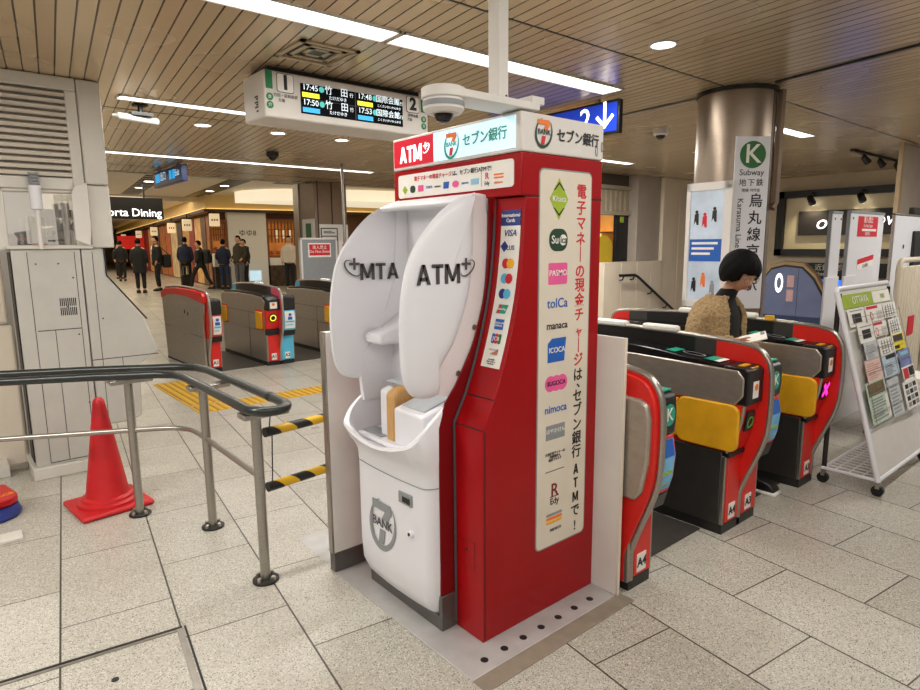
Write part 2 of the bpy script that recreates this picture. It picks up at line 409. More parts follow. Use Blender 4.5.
# shutter header above the stair opening, with its slats in the mesh
b = MB().box(7.0, 9.28, 6.5, 6.6, 2.12, 2.5)
for k in range(17): b.box(7.05 + k * .13, 7.09 + k * .13, 6.47, 6.5, 2.14, 2.48)
b.box(7.0, 9.28, 6.45, 6.6, 2.5, 2.56); b.box(7.0, 9.28, 6.45, 6.6, 2.08, 2.14)
struct('trim_9', b, P('shutter_beige', 'A89B86', .5, .2, .05, 6))
struct('wall_lintel', MB().box(7.0, 9.28, 6.52, 6.7, 2.56, CEIL), P('lintel_dark', '4A423A', .5, 0, .05, 6))
# shops seen through the stair opening
struct('wall_far_shop', MB().box(10.8, 17, 10.0, 10.2, 0, CEIL), P('far_shop_glow', 'D8A050', .5, 0, .3, 1.5, emit=.5))  # wall colour itself glows, standing in for warm shop lighting
t = thing('display_case', 'lit bakery style display case with warm shelves seen through the stair opening', 'display case', (12.6, 9.3, 0))
obj('cabinet', MB().box(11.8, 14.2, 9.0, 9.6, 0, .9), M['wood'], t, .01)
b = MB()
for z in (1.15, 1.5, 1.85): b.box(11.8, 14.2, 9.05, 9.6, z, z + .03)
for x in (11.8, 12.6, 13.4, 14.17): b.box(x, x + .03, 9.05, 9.6, .9, 1.9)
obj('shelves', b, M['wood'], t)
obj('back_light', MB().box(11.8, 14.2, 9.6, 9.63, .9, 1.9), M['lit_warm'], t)
t = thing('black_panel', 'tall black panel with a small green pictogram beside the stair opening', 'panel', (9.0, 6.6, 1.3))
obj('panel', MB().box(8.93, 9.27, 6.5, 6.56, 1.3, 2.12), M['black'], t, .004)
obj('pictogram', MB().box(9.03, 9.13, 6.494, 6.5, 1.96, 2.06), M['lime'], t)
b = MB().poly((8.3, 6.46, 1.3), (1, 0, 0), (0, 0, 1), arcpts(.24, .22, .22, 0, 180, 12) + [(.02, 0), (.46, 0)], .02)
o = obj('yellow_board', b, P('ochre_board', 'B79A24', .5, 0, .04, 8)); tag(o, 'round topped ochre yellow board on the parapet by the stair opening', 'sign board')
# stair handrail
t = thing('stair_handrail', 'dark wall handrail sloping down over the pale stair parapet', 'handrail', (8.6, 6.2, 1.0))
obj('rail', MB().tube([(8.62, 6.17, 1.085), (9.02, 6.17, 1.08), (9.12, 6.17, 1.05), (10.4, 6.17, .33)], .024, 10), M['black'], t)
b = MB()
for x, z in ((8.72, 1.06), (9.02, 1.06), (9.55, .79), (10.05, .51)): b.tube([(x, 6.17, z), (x, 6.19, z - .05), (x, 6.25, z - .06)], .013, 8)
obj('bracket', b, M['dark_steel'], t)

# ------------------------------------------------------------------ ceiling fixtures
def ceiling_light(x0, x1, y0, y1, label):
    t = thing('ceiling_light', label, 'ceiling light', ((x0 + x1) / 2, (y0 + y1) / 2, CEIL), group='fluorescent troughs')
    b = MB(); z = CEIL - .012
    b.box(x0, x1, y0, y0 + .012, z, CEIL + .01); b.box(x0, x1, y1 - .012, y1, z, CEIL + .01)
    b.box(x0, x0 + .012, y0, y1, z, CEIL + .01); b.box(x1 - .012, x1, y0, y1, z, CEIL + .01)
    obj('frame', b, M['white_matt'], t)
    obj('diffuser', MB().box(x0 + .012, x1 - .012, y0 + .012, y1 - .012, CEIL - .006, CEIL + .01), M['tube'], t)
ceiling_light(.2, 2.08, 2.95, 3.15, 'long bright trough light over the ATM, left length before the joint')
ceiling_light(2.1, 4.1, 2.95, 3.15, 'long bright trough light over the ATM, right length ending by the blue exit sign')
ceiling_light(6.55, 7.5, 2.88, 3.04, 'short bright trough light right behind the round steel column')
ceiling_light(1.21, 4.9, 5.42, 5.56, 'bright trough light behind the departure board, starting by the left booth')
ceiling_light(5.6, 7.9, 5.45, 5.6, 'bright trough light over the stair opening, right of the booth header')
ceiling_light(1.0, 5.45, 8.52, 8.69, 'thin far trough light above the left ticket gates')
for (x, y), lb in zip(((3.41, 2.19), (2.10, 6.28), (2.84, 6.25), (3.57, 6.24), (7.16, 2.99 + .6)),
                      ('round downlight in the slatted ceiling above the column sign', 'first downlight from the left under the departure board', 'second downlight from the left under the departure board', 'third downlight from the left, just left of the ATM header', 'small downlight beyond the short trough light at right')):
    t = thing('downlight', lb, 'ceiling light', (x, y, CEIL), group='round downlights')
    obj('trim_ring', MB().disc((x, y, CEIL - .006), (1, 0, 0), (0, 1, 0), .085, t=.008, hole=.82), M['white_matt'], t)
    obj('lens', MB().disc((x, y, CEIL - .003), (1, 0, 0), (0, 1, 0), .07, t=.004), M['lamp'], t)
# air vent
t = thing('air_vent', 'square beige air vent with nested louvres beside the departure board', 'air vent', (1.9, 3.58, CEIL))
b = MB()
for k, r in enumerate((.19, .13, .075)):
    z0, z1 = CEIL - .012 + k * .004, CEIL + .004; w = .03
    b.box(1.9 - r, 1.9 + r, 3.58 - r, 3.58 - r + w, z0, z1); b.box(1.9 - r, 1.9 + r, 3.58 + r - w, 3.58 + r, z0, z1)
    b.box(1.9 - r, 1.9 - r + w, 3.58 - r, 3.58 + r, z0, z1); b.box(1.9 + r - w, 1.9 + r, 3.58 - r, 3.58 + r, z0, z1)
obj('louvre', b, P('vent_tan', 'A8977C', .5), t); obj('duct', MB().box(1.76, 2.04, 3.44, 3.72, CEIL - .002, CEIL + .004), M['black'], t)
# small ceiling cameras
for (x, y), nm, lb in (((5.81, 3.72), 'white', 'small white dome camera on the ceiling left of the round column'), ((3.33, 7.52), 'dark', 'small dark dome camera on the ceiling beyond the departure board')):
    t = thing('dome_camera', lb, 'camera', (x, y, CEIL))
    obj('housing', MB().lathe([(.075, 0), (.075, -.05), (.06, -.065)], (x, y, CEIL), 24), M['white_matt'] if nm == 'white' else M['dark_steel'], t)
    obj('dome', MB().sphere((x, y, CEIL - .06), .05, .05, .045), M['black_gloss'], t)
t = thing('ceiling_camera', 'white tube camera on a black bracket under the ceiling near the booth pillar', 'camera', (1.42, 5.7, CEIL))
obj('body', MB().tube([(1.20, 5.66, 2.635), (1.23, 5.66, 2.635), (1.24, 5.665, 2.635), (1.55, 5.72, 2.63)], [.012, .016, .03, .03], 16), P('camera_grey', 'B8B4AC', .5), t)
obj('bracket', MB().tube([(1.42, 5.7, 2.63), (1.42, 5.7, 2.75)], .02, 10).box(1.34, 1.5, 5.64, 5.76, 2.655, 2.68).box(1.37, 1.47, 5.66, 5.75, 2.735, 2.75), M['black'], t)

t = thing('track_light', 'thin black ceiling track with small spots at the right', 'track light', (9.6, 3.0, CEIL))
obj('track', MB().box(8.95, 11.1, 2.99, 3.03, CEIL - .03, CEIL), M['black'], t)
for x in (9.4, 10.0, 10.7): obj('spot_head', MB().tube([(x, 3.01, CEIL - .03), (x, 3.01, CEIL - .07), (x + .06, 2.98, CEIL - .13)], [.015, .035, .045], 12), M['dark_steel'], t)
# ------------------------------------------------------------------ far concourse and shops (built in a frame 7.7 degrees off, like the tiles)
SC = (7.30, 21.81, 0.); SR = -.135
def place(o): o.location = SC; o.rotation_euler = (0, 0, SR); return o
def sthing(name, label, cat, u, v, z=.2, group=None):
    c, s = math.cos(SR), math.sin(SR)
    return thing(name, label, cat, (SC[0] + c * u - s * v, SC[1] + s * u + c * v, z), SR, group)
SM = Matrix.Translation(SC) @ Matrix.Rotation(SR, 4, 'Z')
def sobj(name, mb, mat, parent=None, **k):
    """mesh written in shop coordinates (u along the right front, v along the corridor)"""
    mb.bm.transform(SM); return obj(name, mb, mat, parent, **k)
fascia = P('shop_fascia', 'E9CB8C', .6, 0, .04, 1.5)
place(struct('wall_shop_front', MB().box(0.05, 9, .35, .5, 0, 3.3), P('shop_brown', '6B4A32', .6, 0, .15, 3)))
place(struct('wall_shop_side', MB().box(.35, .5, .5, 45, 0, 3.3), P('shop_corridor', '8A6A48', .6, 0, .3, 1.2)))
place(struct('trim_10', MB().box(-.12, 9, -.12, .35, 2.86, 3.35).box(-.12, .35, .35, 45, 2.86, 3.35), fascia))
place(struct('trim_11', MB().box(-.2, 9, -.2, -.1, 2.78, 2.88).box(-.2, -.1, -.1, 45, 2.78, 2.88), P('fascia_edge_dark', '4A3423', .5, 0, .1, 3)))
place(struct('wall_left_far', MB().box(-9, -8.8, -3, 45, 0, 3.35), P('far_left_wall', 'C9A873', .5, 0, .1, 2)))
# warm cove line on top of the fascia edge
for nm, bx, lb in (('cove_light', (-.1, 9, -.19, -.13, 2.88, 2.90), 'warm cove light strip over the front of the corner shop'), ('cove_light', (-.19, -.13, -.1, 40, 2.88, 2.90), 'warm cove light strip running down the shop corridor')):
    t = sthing(nm, lb, 'ceiling light', bx[0], bx[2], 2.88); sobj('strip', MB().box(*bx), M['lit_warm'], t)
# corner shop: lattice food windows, white logo wall, counters
def lattice(u0, u1, z0, z1, n, label, lamps):
    t = sthing('shop_window', label, 'shop window', (u0 + u1) / 2, .2)
    sobj('glow', MB().box(u0, u1, .28, .33, z0, z1), P('shop_glow', 'C77A34', .6, 0, .35, 2.2, emit=.35), t)
    b = MB().box(u0, u1, .1, .2, z0 - .08, z0).box(u0, u1, .1, .2, z1, z1 + .08)
    b.box(u0 - .07, u0, .08, .22, z0 - .1, z1 + .1).box(u1, u1 + .07, .08, .22, z0 - .1, z1 + .1)
    sobj('frame', b, M['wood_dark'], t)
    b = MB(); zm = z0 + (z1 - z0) * .38
    for k in range(1, n): u = u0 + (u1 - u0) * k / n; b.box(u - .02, u + .02, .12, .17, zm, z1)
    for k in (1, 2, 3): z = zm + (z1 - zm) * k / 3.2; b.box(u0, u1, .12, .17, z - .015, z + .015)
    sobj('lattice', b, M['wood_dark'], t)
    random.seed(int(u0 * 10) + 3); b = MB()
    for k in range(int((u1 - u0) / .2)):
        b.sphere((u0 + .12 + k * .2, .2, z0 + .1), .08, .04, .07, 12, 8)
    sobj('food_models', b, P('food_orange', 'C8602A', .5, 0, .5, 9), t)
    if lamps:
        b = MB()
        for k in range(3): b.box(u0 + .25 + k * .25, u0 + .38 + k * .25, .16, .2, zm + .15, zm + .45)
        sobj('paper_lamps', b, M['lit_cream'], t)
lattice(.06, .50, 1.45, 2.45, 6, 'narrow wooden lattice shop window left of the white logo wall', False)
lattice(1.98, 2.95, 1.3, 2.5, 8, 'wide wooden lattice shop window with food display, between logo wall and far column', True)
t = sthing('shop_counter', 'white counter on dark stone base left of the white logo wall', 'counter', .3, -.1)
sobj('top', MB().box(.02, .55, -.25, .1, .95, 1.4), M['paper'], t, bevel=.01); sobj('base', MB().box(.05, .52, -.15, .1, .2, .95), P('stone_dark', '40342A', .7, 0, .5, 14), t)
t = sthing('shop_counter', 'white counter on dark patterned base under the wide lattice window', 'counter', 2.4, -.1)
sobj('top', MB().box(1.95, 4.4, -.05, .1, .95, 1.22), M['paper'], t, bevel=.01); sobj('base', MB().box(1.95, 4.4, -.02, .1, .2, .95), P('stone_pattern', '4A3A2C', .7, 0, .6, 10), t)
t = sthing('logo_wall', 'white shop wall with handwritten dark logo at the far corner shop', 'wall panel', 1.2, 0)
sobj('panel', MB().box(.58, 1.88, -.02, .3, .2, 2.84), M['paper'], t)
r = Vector((math.cos(SR), math.sin(SR), 0))
text(t, 'logo', 'ゆゆ8', SM @ Vector((1.22, -.025, 2.08)), r, (0, 0, 1), .24, M['ink'])
t = sthing('menu_stand', 'small lit light blue menu stand below the white logo wall', 'sign', 1.2, -.45)
sobj('panel', MB().box(1.1, 1.5, -.47, -.43, .45, .8), M['lit_blue'], t); sobj('leg', MB().box(1.15, 1.45, -.5, -.4, .2, .45), M['white_matt'], t)
# corridor side: doors, posters, lit windows along v
random.seed(11); cols = ['B5703A', '5A3B28', 'E0B070', '7A2A20', 'C89A5A', '3A2C24', 'D8C090', 'A0522D']
vv = .6; kk = 0
for wdt in (1.1, .9, 1.5, 1.2, 1.8, 1.4, 2.2, 1.6, 2.4, 2.2, 3.0, 2.6, 3.4):
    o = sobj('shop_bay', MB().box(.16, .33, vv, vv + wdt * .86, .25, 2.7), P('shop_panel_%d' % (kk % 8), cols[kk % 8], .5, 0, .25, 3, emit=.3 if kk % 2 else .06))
    tag(o, ['dark', 'glowing'][kk % 2] + ' shop front along the corridor, ' + ['first', 'second', 'third', 'fourth', 'fifth', 'sixth', 'seventh', 'eighth', 'ninth', 'tenth', 'eleventh', 'twelfth', 'thirteenth'][kk] + ' from the corner', 'shop front', 'shop fronts of the corridor')
    vv += wdt; kk += 1
for i, (v0, z) in enumerate(((-.35, 2.5), (2.6, 2.42), (6.5, 2.42), (12.5, 2.42), (20, 2.42), (31, 2.42))):
    t = sthing('hanging_lantern', ['square cream shop lantern at the corner of the corner shop', 'second cream lantern along the corridor from the corner', 'third cream lantern along the corridor from the corner', 'fourth cream lantern along the corridor from the corner', 'fifth cream lantern along the corridor, near the red panel', 'farthest cream lantern by the booth pillar'][i], 'lantern', -.35, v0, z, 'cream shop lanterns')
    u0 = -.1 if i == 0 else -.5
    sobj('box', MB().box(u0 + .04, u0 + .36, v0, v0 + .12, z - .2, z + .22), M['lit_cream'], t, bevel=.02)
    sobj('hanger', MB().box(u0 + .18, u0 + .22, v0 + .04, v0 + .08, z + .22, 2.82).box(u0 + .18, -.1, v0 + .04, v0 + .08, 2.79, 2.82), M['black'], t)
    b = MB()
    for k in range(3): b.box(u0 + .09 + k * .08, u0 + .14 + k * .08, v0 - .004, v0, z - .02, z + .04)
    sobj('lettering', b, M['wood_dark'], t)
o = sobj('red_banner', MB().box(-1.4, .05, 21, 21.1, 1.55, 2.35), P('banner_red', 'D8261E', .5, 0, .05, 3, emit=.3)); tag(o, 'glowing red banner at the far end of the shop corridor', 'banner')
struct('wall_corridor_end', MB().box(-6, 24, 70, 70.3, 0, 3.4), P('corridor_end', '9A7A50', .6, 0, .3, .8))
# black recessed lighting slots in the concourse ceiling
for i, (x0, x1, y0, y1, lb) in enumerate(((4.1, 4.62, 16.2, 23.0, 'black grid lighting slot above the concourse, left one'), (6.1, 6.7, 16.4, 22.9, 'black lighting slot with two lamps above the concourse, middle one'), (7.2, 8.0, 14.6, 17.0, 'black lighting slot near the curved white cove'))):
    t = thing('ceiling_slot', lb, 'ceiling light', ((x0 + x1) / 2, (y0 + y1) / 2, 3.35), group='black slots of the concourse ceiling')
    sh = .12 * (y1 - y0)
    obj('recess', MB().prism([(x0, y0), (x1, y0), (x1 + sh, y1), (x0 + sh, y1)], 'z', 3.342, 3.36), M['black'], t)
    b = MB()
    for k in range(2): cx, cy = (x0 + x1) / 2 + sh * (.3 + .3 * k), y0 + (y1 - y0) * (.3 + .3 * k); b.disc((cx, cy, 3.335), (1, 0, 0), (0, 1, 0), .12, t=.006)
    obj('lamp', b, M['lamp'], t)
    if i == 0:
        for k in range(14):
            y = y0 + (k + .5) * (y1 - y0) / 14; q_ = sh * (k + .5) / 14; obj('grille_bar', MB().box(x0 + q_, x1 + q_, y - .02, y + .02, 3.33, 3.345), M['grey_panel'], t)
# curved white lit soffit
t = thing('curved_soffit', 'curved glowing white soffit above the shops left of the far column', 'soffit', (9.2, 19, 3.1))
pts = [(7.6, 20.2)] + smooth_path([(7.6, 19.6), (8.1, 18.6), (9.2, 17.9), (11, 17.3), (13, 17)], 6) + [(13, 20.2)]
obj('panel', MB().prism([tuple(p) for p in pts], 'z', 3.0, 3.34), P('soffit_white', 'FFF1D4', .5, 0, .03, 2, emit=.7), t)
# white beam and hanging dining sign
struct('beam', MB().box(-2, 8.0, 23.2, 23.5, 3.2, 3.35), M['white_matt'])
t = thing('shop_sign', 'black hanging sign with glowing white letters over the concourse', 'sign', (4, 18.6, 2.4))
obj('board', MB().box(2.0, 4.97, 18.5, 18.58, 2.37, 2.93).box(2.6, 2.64, 18.52, 18.56, 2.9, 3.35).box(4.5, 4.54, 18.52, 18.56, 2.9, 3.35), M['black'], t)
text(t, 'lettering', 'Porta Dining', (4.92, 18.49, 2.53), (1, 0, 0), (0, 0, 1), .285, M['lit_white'], bold=.008, align='RIGHT')
area('concourse_fill', (3.2, 20, 3.3), 5, 9, 260, (1, .86, .64))  # added area lamps without fixtures that light the far concourse
area('concourse_fill', (5.5, 34, 3.3), 4, 20, 420, (1, .86, .64))
area('concourse_fill', (10, 14.5, 3.3), 6, 4, 120, (1, .9, .72))

# ------------------------------------------------------------------ far column with notices
t = thing('square_column', 'brown clad square column with notices beyond the left gates', 'column', (5.66, 10.75, 0))
colm = P('column_brown', '907A66', .4, .25, .05, 4)
obj('shaft', MB().box(5.345, 6.0, 10.4, 11.2, 0, CEIL), colm, t, .01)
obj('corner_strip', MB().box(5.325, 5.37, 11.0, 11.22, 0, CEIL), M['steel'], t)
obj('joint', MB().box(5.68, 5.70, 10.395, 10.405, 1.9, CEIL).box(5.40, 5.415, 10.395, 10.405, 0, CEIL), M['ink'], t)
t = thing('notice', 'white exit notice with green pictogram on the brown column', 'notice', (5.34, 10.8, 1.6))
obj('sheet', MB().box(5.335, 5.345, 10.42, 10.9, 1.2, 2.1), M['paper'], t)
obj('pictogram', MB().box(5.328, 5.336, 10.55, 10.75, 1.75, 2.02).box(5.328, 5.336, 10.5, 10.85, 1.6, 1.66), M['k_green'], t)
text(t, 'lettering', '出口', (5.333, 10.66, 1.4), (0, -1, 0), (0, 0, 1), .16, M['ink'])
t = thing('notice', 'white notice of black framed lines and right arrow on the column', 'notice', (5.75, 10.39, 1.5))
obj('sheet', MB().box(5.42, 6.0, 10.385, 10.4, 1.2, 2.0), M['paper'], t)
b = MB()
for k in range(4):
    z = 1.92 - k * .14
    b.box(5.44, 5.78, 10.378, 10.385, z, z + .015).box(5.44, 5.455, 10.378, 10.385, z - .12, z).box(5.765, 5.78, 10.378, 10.385, z - .12, z)
    b.box(5.5, 5.72, 10.378, 10.385, z - .08, z - .065).box(5.5, 5.66, 10.378, 10.385, z - .05, z - .04)
obj('lines', b, M['ink'], t)
text(t, 'arrow', '→', (5.87, 10.383, 1.5), (1, 0, 0), (0, 0, 1), .26, M['ink'], bold=.02)
t = thing('notice_board', 'grey standing board with red sticker in front of the brown column', 'notice board', (5.2, 9.9, 0))
obj('panel', MB().box(4.82, 5.46, 9.9, 9.96, .5, 1.72), M['grey_ink'], t, .006)
obj('frame', MB().box(4.79, 4.82, 9.89, 9.97, 0, 1.74).box(5.46, 5.49, 9.89, 9.97, 0, 1.74).box(4.79, 5.49, 9.89, 9.97, 1.72, 1.75), M['white_matt'], t)
obj('sticker', MB().box(4.93, 5.36, 9.893, 9.9, 1.42, 1.66), M['paper'], t)
obj('red_field', MB().box(4.95, 5.34, 9.888, 9.894, 1.45, 1.64), M['red_ink'], t)
text(t, 'lettering', '進入禁止\nDo Not Enter', (5.145, 9.886, 1.55), (1, 0, 0), (0, 0, 1), .07, M['paper'])
obj('lock', MB().disc((5.14, 9.893, .95), (1, 0, 0), (0, 0, 1), .02), M['ink'], t)
t = thing('notice_board', 'narrow white standing board with red vertical sticker, right of the grey one', 'notice board', (5.65, 9.9, 0))
obj('panel', MB().box(5.53, 5.85, 9.9, 9.96, 0, 1.7), M['white_matt'], t, .006)
obj('sticker', MB().box(5.6, 5.76, 9.893, 9.9, .9, 1.64), M['red_ink'], t)
for k, ch in enumerate('進入禁止'): text(t, 'lettering', ch, (5.68, 9.892, 1.52 - k * .155), (1, 0, 0), (0, 0, 1), .12, M['paper'])
# thin pole with sticker reflection side post beyond the board
o = obj('thin_post', MB().cyl((4.62, 8.1, 0), (4.62, 8.1, CEIL), .022, 12), M['steel']); tag(o, 'thin steel post from floor to ceiling left of the ATM header', 'post')
# hanging navy direction sign above the left gates
t = thing('hanging_sign', 'narrow navy lit direction sign hanging over the left gates', 'sign', (2.7, 9.75, 2.5))
obj('box', MB().box(2.7, 2.78, 9.05, 10.45, 2.5, 2.72), M['sign_navy'], t, .008)
b = MB()
for y, w in ((10.3, .22), (9.6, .1), (9.45, .1)): b.box(2.694, 2.7, y - w, y, 2.56, 2.68)
obj('pictogram', b, M['led_cyan'], t)
text(t, 'lettering', '出口', (2.693, 9.9, 2.62), (0, -1, 0), (0, 0, 1), .14, M['lit_blue']); text(t, 'lettering', 'Exit', (2.693, 9.22, 2.62), (0, -1, 0), (0, 0, 1), .12, M['lit_blue'])
obj('hanger', MB().box(2.72, 2.76, 9.3, 9.33, 2.72, CEIL).box(2.72, 2.76, 10.2, 10.23, 2.72, CEIL), M['steel'], t)
# ------------------------------------------------------------------ grey staff booth at the left (front plane y = 5.1)
t = thing('staff_booth', 'pale grey metal clad staff booth with louvres, window and sloping side cover', 'booth', (.7, 5.6, 0))
g, gc = M['grey_panel'], M['grey_cab']
Y0 = 5.1
# louvre panel
b = MB().box(-1.6, .87, Y0 + .06, Y0 + .3, 2.0, CEIL - .005)
obj('upper_wall', b, g, t)
b = MB()
b.box(-1.6, .87, Y0, Y0 + .06, 2.66, CEIL - .005).box(.80, .87, Y0, Y0 + .06, 2.0, 2.66).box(-1.6, .8, Y0, Y0 + .06, 2.0, 2.08)
obj('louvre_frame', b, g, t, .006)
b = MB()
for k in range(13):
    z = 2.09 + k * .0438
    b.prism([(Y0 + .004, z), (Y0 + .004, z + .024), (Y0 + .05, z + .040), (Y0 + .05, z + .016)], 'x', -1.58, .80)
o = obj('louvre', b, P('louvre_beige', 'CDC4B6', .5, .2, .04, 6), t)
obj('pillar', MB().box(.875, 1.02, Y0, Y0 + .4, 1.605, 2.04).box(.875, 1.02, Y0, Y0 + .4, 2.045, CEIL - .005), g, t, .012)
obj('window_frame', MB().box(-1.6, .875, Y0 + .02, Y0 + .12, 1.98, 2.03).box(.30, .40, Y0 + .02, Y0 + .1, 1.6, 2.0).box(.80, .875, Y0 + .03, Y0 + .1, 1.6, 2.0), g, t, .006)
obj('window_pane', MB().box(.4, .8, Y0 + .07, Y0 + .076, 1.62, 1.98), P('booth_glass', 'F2F6F6', .03, 0, .01, 3, trans=.95, alpha=.25), t)
obj('baffle', MB().prism([(.775, 1.66), (.775, 1.97), (.80, 2.03), (.875, 2.05), (.875, 1.75), (.86, 1.62)], 'y', Y0 - .05, Y0 - .03), M['grey_dark' if 0 else 'white_matt'], t, .004)
# lower cabinet
obj('cabinet', MB().box(.40, .80, Y0, 7.0, .085, 1.6), gc, t, .006)
obj('skirting', MB().box(.375, .80, Y0 - .035, 7.0, 0, .085), M['grey_panel'], t, .006)
obj('worktop', MB().box(.375, .88, Y0 - .02, 5.5, 1.6, 1.625), g, t, .004)
cover = [(.803, .31), (1.03, .31), (1.10, .345), (1.12, .74), (1.255, .825), (1.18, 1.07), (.945, 1.41), (.945, 1.6), (.803, 1.6)]
obj('side_cover', MB().prism(cover, 'y', Y0, 6.9), gc, t, .012)
obj('plinth', MB().box(.803, .98, 6.2, 6.9, 0, .31), M['grey_dark'], t)
obj('cover_trim', MB().tube([(.948, Y0 - .004, 1.6), (.948, Y0 - .004, 1.41), (1.19, Y0 - .004, 1.075)], .006, 8), M['ink'], t)
b = MB()  # door and panel seams
for (x0, z0, x1, z1) in ((.485, .1, .489, 1.58), (.50, 1.04, .76, 1.046), (.60, .1, .604, 1.04), (.76, .1, .764, 1.58), (.87, .32, .874, 1.58), (.485, .10, .76, .106), (.805, .80, 1.25, .806), (1.0, .32, 1.004, .8), (.799, .3, .804, 1.6)):
    b.box(x0, x1, Y0 - .0015, Y0 + .002, z0, z1)
obj('seam', b, M['grey_dark'], t)
b = MB()
for r in range(2):
    for k in range(9): b.box(.645 + k * .0115, .651 + k * .0115, Y0 - .002, Y0 + .003, 1.14 + r * .065, 1.195 + r * .065)
obj('vent_slots', b, M['ink'], t)
obj('edge_trim', MB().box(.392, .40, Y0 + .02, 5.3, .12, 1.58), M['ink'], t)
b = MB()
for x, z in ((.53, 1.5), (.66, 1.5), (.74, 1.4), (.74, 1.0), (.76, .5), (.9, 1.1), (.69, 1.2), (1.0, .7)): b.disc((x, Y0 - .0005, z), (1, 0, 0), (0, 0, 1), .006, t=.002, seg=10)
obj('screw', b, M['grey_dark'], t)
struct('wall_left', MB().box(-1.6, .39, 5.5, 5.6, 0, 1.06).box(-1.6, .37, 5.5, 5.6, 1.07, 2.0), M['cream'], bevel=.02)
# inside of the booth: back wall, shelf clutter, beacon, member of staff
struct('wall_booth_back', MB().box(-1.6, .98, 7.4, 7.45, 0, CEIL), M['white_matt'])
t = thing('office_clutter', 'grey pipes and boxes standing on the shelf inside the booth window', 'equipment', (.75, 6.1, 1.62))
obj('box', MB().box(.60, .72, 5.95, 6.15, 1.64, 1.86), M['white_matt'], t, .01); obj('pipe', MB().cyl((.86, 6.0, 1.63), (.86, 6.0, 1.98), .02).cyl((.95, 6.1, 1.63), (.95, 6.1, 2.0), .03).box(.9, 1.0, 6.0, 6.1, 1.63, 1.75), M['steel'], t)
obj('shelf', MB().box(.45, 1.0, 5.5, 6.8, 1.6, 1.63), M['grey_cab'], t)
t = thing('beacon_lamp', 'white signal beacon with ribbed grey cap on a thin pole before the booth window', 'beacon', (.57, 4.98, 1.6))
obj('pole', MB().cyl((.57, 5.06, 1.6), (.57, 5.06, 1.9), .014), M['white_matt'], t); obj('lamp', MB().cyl((.57, 5.06, 1.86), (.57, 5.06, 2.02), .036), M['white'], t, .006)
b = MB()
for k in range(4): b.cyl((.57, 5.06, 2.025 + k * .02), (.57, 5.06, 2.04 + k * .02), .032)
obj('cap', b, M['grey_ink'], t)

# ------------------------------------------------------------------ handrail
t = thing('handrail', 'double black handrail on steel posts with rounded end in the left foreground', 'handrail', (1.07, 2.76, 0))
P1, P2, P3 = (.80, 4.0), (1.078, 3.53), (1.072, 2.765)
ZR = .872
near = [(-.6, 4.62), (.2, 4.245), (.62, 4.035), (.93, 3.86), (1.0, 3.79), (1.022, 3.68), (1.024, 3.3), (1.018, 2.72)]
endc = [(1.022 + .088 - .088 * math.cos(a), 2.72 - .10 * math.sin(a)) for a in [PI * k / 8 for k in range(1, 8)]]
far = [(1.2, 2.72), (1.2, 3.3), (1.195, 3.80), (1.165, 3.92), (1.09, 4.02), (.64, 4.29), (.22, 4.50), (-.5, 4.86)]
path = [tuple(p) + (ZR,) for p in near + endc + far]
obj('rail', MB().tube(path, .023, 14), M['rubber'], t)
obj('collar', MB().tube([(1.2, 2.86, ZR), (1.2, 2.9, ZR)], .0245, 14), M['ink'], t)
for q_ in ((.70, .93, 3.96, 4.14), (1.0, 1.22, 3.49, 3.57), (1.0, 1.22, 2.72, 2.81)): obj('saddle', MB().box(*q_, .818, .845), M['steel'], t, .006)
for i, (x, y) in enumerate((P1, P2, P3)):
    p = obj('post', MB().cyl((x, y, .01), (x, y, .82), .024, 20), M['steel'], t)
    obj('flange', MB().lathe([(.062, 0), (.062, .01), (.05, .014), (.026, .016)], (x, y, 0), 28), M['dark_steel'], p)
    for k in range(4):
        a = k * PI / 2 + .5; obj('bolt', MB().lathe([(.011, 0), (.011, .02), (.006, .024)], (x + .045 * math.cos(a), y + .045 * math.sin(a), .008), 10), M['steel'], p)
mid = [(-.6, 4.69, .53), (.2, 4.30, .53), (.62, 4.09, .53), (.80, 4.0, .53), (.98, 3.9, .53), (1.06, 3.80, .53), (1.078, 3.68, .53), (1.078, 3.53, .53), (1.075, 3.1, .53), (1.072, 2.77, .53)]
obj('lower_rail', MB().tube([tuple(p) for p in smooth_path(mid, 4)], .016, 12), M['steel'], t)
# ------------------------------------------------------------------ striped hanging bars
def stripe_mat(name):
    m = bpy.data.materials.new(name); m.use_nodes = True; N = m.node_tree.nodes; L = m.node_tree.links; b = N['Principled BSDF']
    tc = N.new('ShaderNodeTexCoord'); w = N.new('ShaderNodeTexWave'); w.wave_type = 'BANDS'; w.bands_direction = 'DIAGONAL'; w.inputs['Scale'].default_value = 3.1
    L.new(tc.outputs['Object'], w.inputs['Vector']); r = N.new('ShaderNodeValToRGB'); r.color_ramp.interpolation = 'CONSTANT'
    r.color_ramp.elements[0].color = rgb('15130F'); r.color_ramp.elements[1].position = .5; r.color_ramp.elements[1].color = rgb('DDAE18')
    L.new(w.outputs['Fac'], r.inputs[0]); L.new(r.outputs[0], b.inputs['Base Color']); b.inputs['Roughness'].default_value = .45
    return m
sm = stripe_mat('warning_stripes')
for z, lb in ((.728, 'upper yellow and black striped bar between the rail post and the side panel'), (.455, 'lower yellow and black striped bar between the rail post and the side panel')):
    t = thing('striped_bar', lb, 'barrier bar', (1.13, 2.79, z))
    obj('bar', MB().cyl((1.12, 2.79, z), (1.62, 2.86, z), .024, 18), sm, t)
    obj('cord', MB().cyl((1.145, 2.79, z + .02), (1.15, 2.775, z + (.11 if z > .6 else .26)), .003, 6), M['ink'], t)

